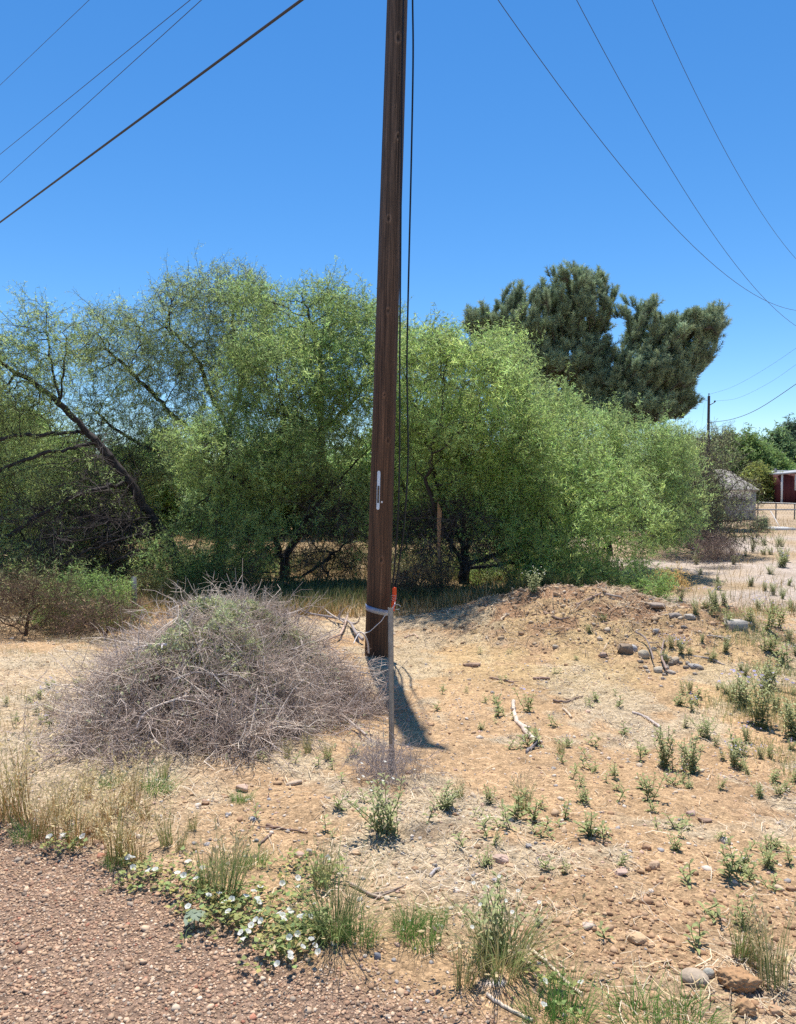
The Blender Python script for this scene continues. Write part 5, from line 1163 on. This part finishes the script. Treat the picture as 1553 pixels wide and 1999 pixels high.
def where(px, py):
    d, x, y, t = min((math.hypot(px-x, (py-y)*1.3), x, y, t) for x, y, t in LM)
    dx, dy = px-x, (py-y)*1.3
    if abs(dx) > 2.2*abs(dy): w_ = 'right of' if dx > 0 else 'left of'
    elif abs(dy) > 2.2*abs(dx): w_ = 'in front of' if dy > 0 else 'behind'
    else: w_ = ('in front and ' if dy > 0 else 'behind and ')+('right of' if dx > 0 else 'left of')
    return ('just ' if d < 38 else '' if d < 80 else 'well ')+w_+' '+t
def scatter_weeds(n, x0, x1, y0, y1, f, s0, s1, label, group, seed, ok=None):
    rr_ = random.Random(seed); c = 0; t = 0
    while c < n and t < n*40:
        t += 1; px = rr_.uniform(x0, x1); py = rr_.uniform(y0, y1)
        if ok and not ok(px, py): continue
        p = GR(px, py)
        if float(fbm(p[0]*1.5, p[1]*1.5, 900+seed, 3)) < rr_.uniform(.3, .6): continue
        f(px, py, rr_.uniform(s0, s1), label+' '+where(px, py), group); c += 1
scatter_weeds(46, 920, 1340, 1470, 1640, sprout, .7, 1.3, 'small green sprout', 'sprouts in the middle ground', 1)
scatter_weeds(26, 960, 1380, 1340, 1470, sprout, .8, 1.4, 'small sprout on tan dirt', 'sprouts round the bleached branch', 2)
scatter_weeds(20, 1200, 1553, 1640, 1860, sprout, .6, 1.1, 'small sprout in straw', 'sprouts at the lower right', 3)
scatter_weeds(26, 1280, 1553, 1250, 1500, bush, .3, .6, 'low bushy weed', 'weeds of the right-hand patch', 4, lambda a, b: a > 1290+(b-1250)*.1)
scatter_weeds(26, 1330, 1553, 1300, 1560, weed, .45, .85, 'upright weed', 'upright weeds of the right-hand patch', 5)
scatter_weeds(22, 1330, 1553, 1120, 1200, bush, .5, .9, 'low green weed', 'weeds on the far lot', 6)
scatter_weeds(24, 1350, 1553, 1052, 1110, bush, .9, 1.5, 'shrubby weed', 'far lot shrubs', 7)
scatter_weeds(12, 480, 720, 1470, 1640, sprout, .6, 1.1, 'tiny sprout', 'sprouts below the pile', 8)
scatter_weeds(14, 0, 160, 1330, 1420, weed, .5, .8, 'low weed', 'weeds at the left edge', 9)
scatter_weeds(12, 820, 1100, 1270, 1420, sprout, .7, 1.2, 'small sprout', 'sprouts right of the shadow', 10)
scatter_weeds(12, 780, 1050, 1120, 1165, bush, .9, 1.6, 'grey-green shaded weed', 'weeds under the right tree', 11)

GG = [(.18, .28, .07), (.16, .22, .07), (.2, .24, .09)]; DG = [(.52, .32, .12), (.60, .43, .20), (.42, .24, .10), (.30, .29, .1)]; MG = [(.28, .34, .12), (.42, .40, .18), (.2, .28, .09), (.5, .4, .2)]
# left tall grasses with seed heads
DC_ = [make_clump(800+i, 80, .42, .06, DG+[(.24, .26, .09)], .0035, .35, .5, (.74, .60, .32), 'x', name='dry_bunch_grass', cat='grass clump') for i in range(4)]
def dry(px, py, s, label, group=None):
    s = s*.8; k = random.randrange(4); return put(inst(DC_[k], ('d', k)), px, py, s, label=label, group=group)
for a in ((38, 1610, 1.25, 'tallest bunch of seeding grass at the far left'), (8, 1595, 1.2, 'seeding grass bunch cut by the left edge'), (100, 1645, .85, 'tawny grass bunch second in from the left edge'), (146, 1650, 1.0, 'straight reddish-tan grass bunch left of the seed-head cluster'),
          (190, 1640, .75, 'short tan grass bunch between the reddish and the wide one'), (232, 1680, .95, 'wide tan grass bunch above the white flowers, left'), (262, 1685, .9, 'tan grass bunch at the right end of the tall row'), (215, 1600, .9, 'pale seed-headed grass behind the tall row'),
          (255, 1580, .85, 'pale yellow seed-headed grass right of the one behind'), (285, 1600, .6, 'small yellow grass below the pile, left'), (120, 1600, .8, 'tan grass bunch behind the tawny one'), (70, 1640, .8, 'grass bunch right of the tallest one'), (170, 1560, .6, 'small dry grass on the straw, left')):
    dry(*a)
MC = [make_clump(820+i, 70, .24, .035, MG, .0032, .3, .15, label='x') for i in range(3)]
def mixed(px, py, s, label, group=None):
    k = random.randrange(3); return put(inst(MC[k], ('m', k)), px, py, s, label=label, group=group)
for a in ((325, 1650, .8, 'small upright green-tan grass left of the flowers'), (350, 1660, .6, 'thin grass tuft right of the small upright one'), (405, 1740, 1.15, 'tall thin green grass among the white flowers, left'), (440, 1760, 1.2, 'tall thin green grass among the white flowers, right'),
          (1023, 1585, .95, 'blue-green fine grass tuft standing alone, centre right'), (628, 1730, .95, 'grass tuft behind the wispy green clump'), (905, 1925, .95, 'thin grass tuft left of the big weed at bottom centre'), (1095, 1470, .6, 'small reddish dry tuft right of the bleached branch'),
          (1475, 1890, .6, 'grass tuft above the clods'), (1510, 1925, 1.05, 'green grass tuft right of the big clod'), (1448, 1868, .9, 'green grass tuft behind the big clod'), (375, 1620, .5, 'tiny dry tuft on the dirt below the pile'), (900, 1560, .5, 'tiny dry tuft left of the blue-green grass'), (560, 1480, .6, 'dry tuft under the right front of the pile'),
          (600, 1470, .7, 'dry tuft between pile and steel post'), (640, 1480, .6, 'reddish dry tuft near the steel post'), (320, 1520, .6, 'dry tuft under the left front of the pile'), (990, 1150, 1.6, 'olive grass tuft behind the hollow left of the mound'), (830, 1175, 1.8, 'olive grass tuft in shade right of the sleeve'), (790, 1180, 1.5, 'dark grass tuft behind the orange sleeve')):
    mixed(*a)
GC_ = [make_clump(840+i, 170, .15, .085, [(.13, .25, .05), (.17, .3, .07), (.22, .34, .09)], .003, .9, 0, label='x', name='green_grass_mat', cat='grass') for i in range(3)]
def green(px, py, s, label, group=None):
    k = random.randrange(3); return put(inst(GC_[k], ('g', k)), px, py, s, label=label, group=group)
for a in ((820, 1838, .8, 'bright green grass mat at bottom centre'), (795, 1815, .6, 'left lobe of the bright green mat at bottom centre'), (850, 1800, .5, 'small green tuft above the bright mat'), (455, 1700, .75, 'bright green grass behind the white flowers'), (500, 1690, .6, 'small green grass right of that behind the flowers'),
          (470, 1565, .55, 'small green tuft right of the pinkish square stone'), (215, 1535, .7, 'green tuft under the left of the pile'), (300, 1545, .9, 'green tuft under the front of the pile'), (50, 1640, .7, 'green grass at the foot of the tallest bunch'), (225, 1690, .6, 'green grass at the foot of the wide tan bunch'),
          (1105, 1985, .85, 'bright green grass cut by the bottom edge, centre right'), (1060, 1990, .7, 'green grass left of the one at the bottom edge'), (1240, 1990, .8, 'green grass at the bottom edge left of the clods'), (1345, 1995, .8, 'green grass at the bottom edge below the clods'), (700, 1835, .8, 'green grass at the foot of the wispy clump'), (205, 1460, .4, 'tiny green tuft at the left foot of the pile')):
    green(*a)
c = make_clump(860, 260, .30, .07, [(.13, .2, .06), (.19, .26, .09), (.3, .3, .13)], .0028, .95, .04, label='wispy arching green grass clump right of the white flowers', name='wispy_grass_clump'); put(c, 655, 1825, 1.0)
c = make_clump(861, 240, .26, .075, MG, .0032, .75, .1, label='coarse grass clump under the big bushy weed, bottom centre', name='grass_clump'); put(c, 975, 1895, 1.0)
bush(965, 1860, .95, 'big bushy silver weed at bottom centre right of the green mat')
weed(630, 1840, .9, 'leafy weed at the right end of the white flowers')
# bindweed patches
def bindweed(pts, flw, label, seed):
    r = np.random.default_rng(seed); c0 = GR(*pts[len(pts)//2][:2]); rt = tag(empty('bindweed', tuple(c0)), label, 'flowering vine', 'bindweed patches')
    gs = Geo(); gl = Geo()
    for px, py, w_, nn in pts:
        nn = int(nn*.55)
        c = GR(px, py); s = np.linalg.norm(c-[0, 0, CAMZ])/F
        for k in range(nn):
            p = np.array([c[0]+r.normal(0, w_*s*.5), c[1]+r.normal(0, w_*s*.55), 0]); p[2] = float(gz(p[0], p[1]))+r.uniform(.005, .05)
            a = r.uniform(0, 6.28); d = np.array([math.cos(a), math.sin(a), 0]); q = p+d*r.uniform(.04, .11); q[2] = float(gz(q[0], q[1]))+r.uniform(.005, .06)
            tube(gs, [p, (p+q)/2+[0, 0, .02], q], .0013, 3, (.2, .25, .1), cap=False)
            for t in np.linspace(0, 1, 7):
                o = p*(1-t)+q*t+r.normal(0, .008, 3)+[0, 0, .012]; l = r.uniform(.014, .026); dd = r.normal(0, 1, 3); dd[2] = abs(dd[2])*.4; dd /= np.linalg.norm(dd); ss = np.cross(dd, [0, 0, 1]); ss /= np.linalg.norm(ss)+1e-9
                gl.add([o, o+dd*l*.3+ss*l*.42, o+dd*l, o+dd*l*.3-ss*l*.42], [(0, 1, 2, 3)], np.array([.26, .33, .11])*r.uniform(.65, 1.4)*np.array([r.uniform(.9, 1.5), 1, 1]))
    part(gs, 'stem', M_grass, rt, -c0); part(gl, 'leaves', M_grass, rt, -c0)
    for px, py in flw:
        p = np.array(GR(px, py+14)); p[2] += .065; g = Geo(); flower(g, p, .0112*np.linalg.norm(p-[0, 0, CAMZ])/2.9, (random.uniform(-.6, .6), random.uniform(-.7, .4), 1), cup=random.uniform(.2, .8)); part(g, 'flower', M_petal, rt, -c0)
bindweed([(270, 1715, 50, 26), (320, 1720, 45, 26), (370, 1735, 45, 30), (410, 1765, 50, 34)], [(250, 1690), (258, 1690), (259, 1712), (290, 1718), (303, 1716), (346, 1722), (358, 1728), (367, 1700), (383, 1733), (395, 1714), (407, 1767), (427, 1764)], 'white-flowered bindweed along the left part of the gravel edge', 1)
bindweed([(440, 1790, 50, 34), (500, 1800, 60, 44), (540, 1830, 60, 44), (575, 1850, 50, 34), (600, 1830, 40, 26), (500, 1760, 40, 12)], [(367, 1790), (438, 1781), (452, 1776), (446, 1801), (480, 1770), (495, 1759), (502, 1776), (505, 1782), (505, 1800), (500, 1818), (510, 1820), (490, 1828), (545, 1803), (551, 1808), (554, 1816), (566, 1796), (568, 1803), (585, 1810), (593, 1811), (605, 1812), (470, 1843), (483, 1843), (475, 1858), (565, 1854), (581, 1847), (607, 1858), (590, 1873), (614, 1870), (621, 1883), (566, 1885), (566, 1892), (542, 1908), (508, 1750), (582, 1750)], 'densest white-flowered bindweed at the gravel edge, centre left', 2)
bindweed([(590, 1700, 50, 26), (620, 1720, 40, 20), (585, 1755, 40, 14)], [(641, 1691), (581, 1732), (551, 1744), (615, 1785)], 'sparse bindweed vine above the dense patch', 3)
bindweed([(1063, 1942, 20, 4), (1085, 1946, 26, 12)], [(1063, 1942), (1134, 1946), (1060, 1992)], 'few white flowers near the blue-stained straw at the bottom', 4)
bindweed([(118, 1655, 30, 8), (150, 1665, 30, 10)], [(122, 1646), (163, 1649), (97, 1650)], 'few white flowers under the tawny grass at the left', 5)
# broad-leaved sprout on the gravel edge
p = GR(378, 1812); rt = tag(empty('broad_leaved_sprout', tuple(p)), 'grey-green sprout with broad drooping leaves at the gravel edge', 'plant'); gs = Geo(); gl = Geo(); tube(gs, [(0, 0, 0), (.002, 0, .03), (0, 0, .055)], [.004, .003, .002], 6, (.3, .36, .22))
for k in range(6):
    a = k*1.05+.2; d = np.array([math.cos(a), math.sin(a), 0]); s = np.array([-math.sin(a), math.cos(a), 0]); z = .05+.004*(k % 2); l = .05 if k % 2 == 0 else .035
    P = [np.array([0, 0, z])+d*l*t+np.array([0, 0, -.02*t*t+.006*t]) for t in (0, .4, .75, 1)]; ws = [.004, .02, .018, .002]; V = []
    for q, w_ in zip(P, ws): V += [q-s*w_+[0, 0, .004], q, q+s*w_+[0, 0, .004]]
    gl.add(V, [(3*i+j, 3*i+j+1, 3*i+j+4, 3*i+j+3) for i in range(3) for j in range(2)], np.array([.30, .36, .25])*random.uniform(.9, 1.1))
gs.build('stem', M_grass, rt); gl.build('leaves', M_grass, rt)

# ------------------------------------------------------------------ shrubs in the middle distance
def shrub(px, py, Y, w_px, h_px, label, lcol, seed, natt=420, twigs=TW, wood=(1, 1, 1), tper=1.4, group='low shrubs'):
    base = GR(px, py) if Y is None else at(px, py, Y); Y = base[1]
    return tree('shrub', label, group, base, [(None, [base+[0, 0, -.05], base+[0, 0, .05], base+[.02, 0, .12]])], [B(px, py-h_px*.42, Y, w_px*.5, h_px*.5, w_px*.45*Y/F, 1), B(px-w_px*.3, py-h_px*.2, Y, w_px*.3, h_px*.3, w_px*.3*Y/F, 1), B(px+w_px*.3, py-h_px*.2, Y, w_px*.3, h_px*.3, w_px*.3*Y/F, 1)], natt=natt*4, step=.10, kill=.12, infl=3, seed=seed, twigs=twigs, tper=tper, lcol=lcol, rmax=.03, tip=.003, tscale=(.45, .8), wood=wood, cat='shrub')
shrub(165, 1225, None, 170, 110, 'bright green shrub at the left under the leaning tree', (.16, .25, .07), 901)
shrub(205, 1248, None, 150, 90, 'brown dry shrub in front of the bright green one', (.22, .17, .1), 902, twigs=TWbare, wood=(2.4, 1.9, 1.5), tper=2)
shrub(50, 1240, None, 200, 130, 'dark brown thicket at the left edge under the tree', (.2, .19, .09), 903, twigs=TWbare, wood=(2.2, 1.7, 1.2), tper=2)
shrub(1330, 1065, 19.5, 160, 40, 'grey-brown bare thicket below the twiggy mesquite', (.2, .18, .1), 904, twigs=TWbare, wood=(2.4, 2.1, 2.0), tper=2.2)
shrub(1400, 1092, 17.5, 70, 46, 'grey dead bush on the far lot', (.24, .2, .14), 905, twigs=TWbare, wood=(2.6, 2.2, 2.1), tper=2)
shrub(1486, 1038, 30, 26, 30, 'small dark round bush beside the pale slab', (.06, .1, .045), 906, natt=300, tper=2)
shrub(1250, 1175, 11.2, 100, 70, 'green low shrub spilling over the back of the mound', (.18, .27, .08), 907)
shrub(820, 1150, 12.2, 110, 60, 'brown brushy thicket right behind the pole', (.22, .19, .1), 909, twigs=TWbare, wood=(2.2, 1.8, 1.4), tper=2)
shrub(1310, 1150, 13.5, 60, 36, 'tawny shrub at the back edge of the mound', (.34, .27, .1), 910)

for k, (a, b, w_, h_, lab) in enumerate(((850, 1128, 120, 80, 'dark twiggy thicket under the right tree, left of its trunk'), (965, 1128, 120, 75, 'dark twiggy thicket under the right tree, right of its trunk'), (1060, 1135, 110, 70, 'brown twiggy thicket behind the mound crest'),
    (640, 1135, 110, 80, 'brown twiggy thicket between the brush pile and the pole'), (300, 1165, 120, 60, 'brown twiggy thicket behind the short dark post'), (700, 1120, 70, 60, 'thin brown thicket just left of the pole'))):
    shrub(a, b, None, w_, h_, lab, (.22, .24, .09), 920+k, twigs=TWbare if k % 2 else TWs, wood=(2.0, 1.7, 1.4), tper=1.1, natt=160)
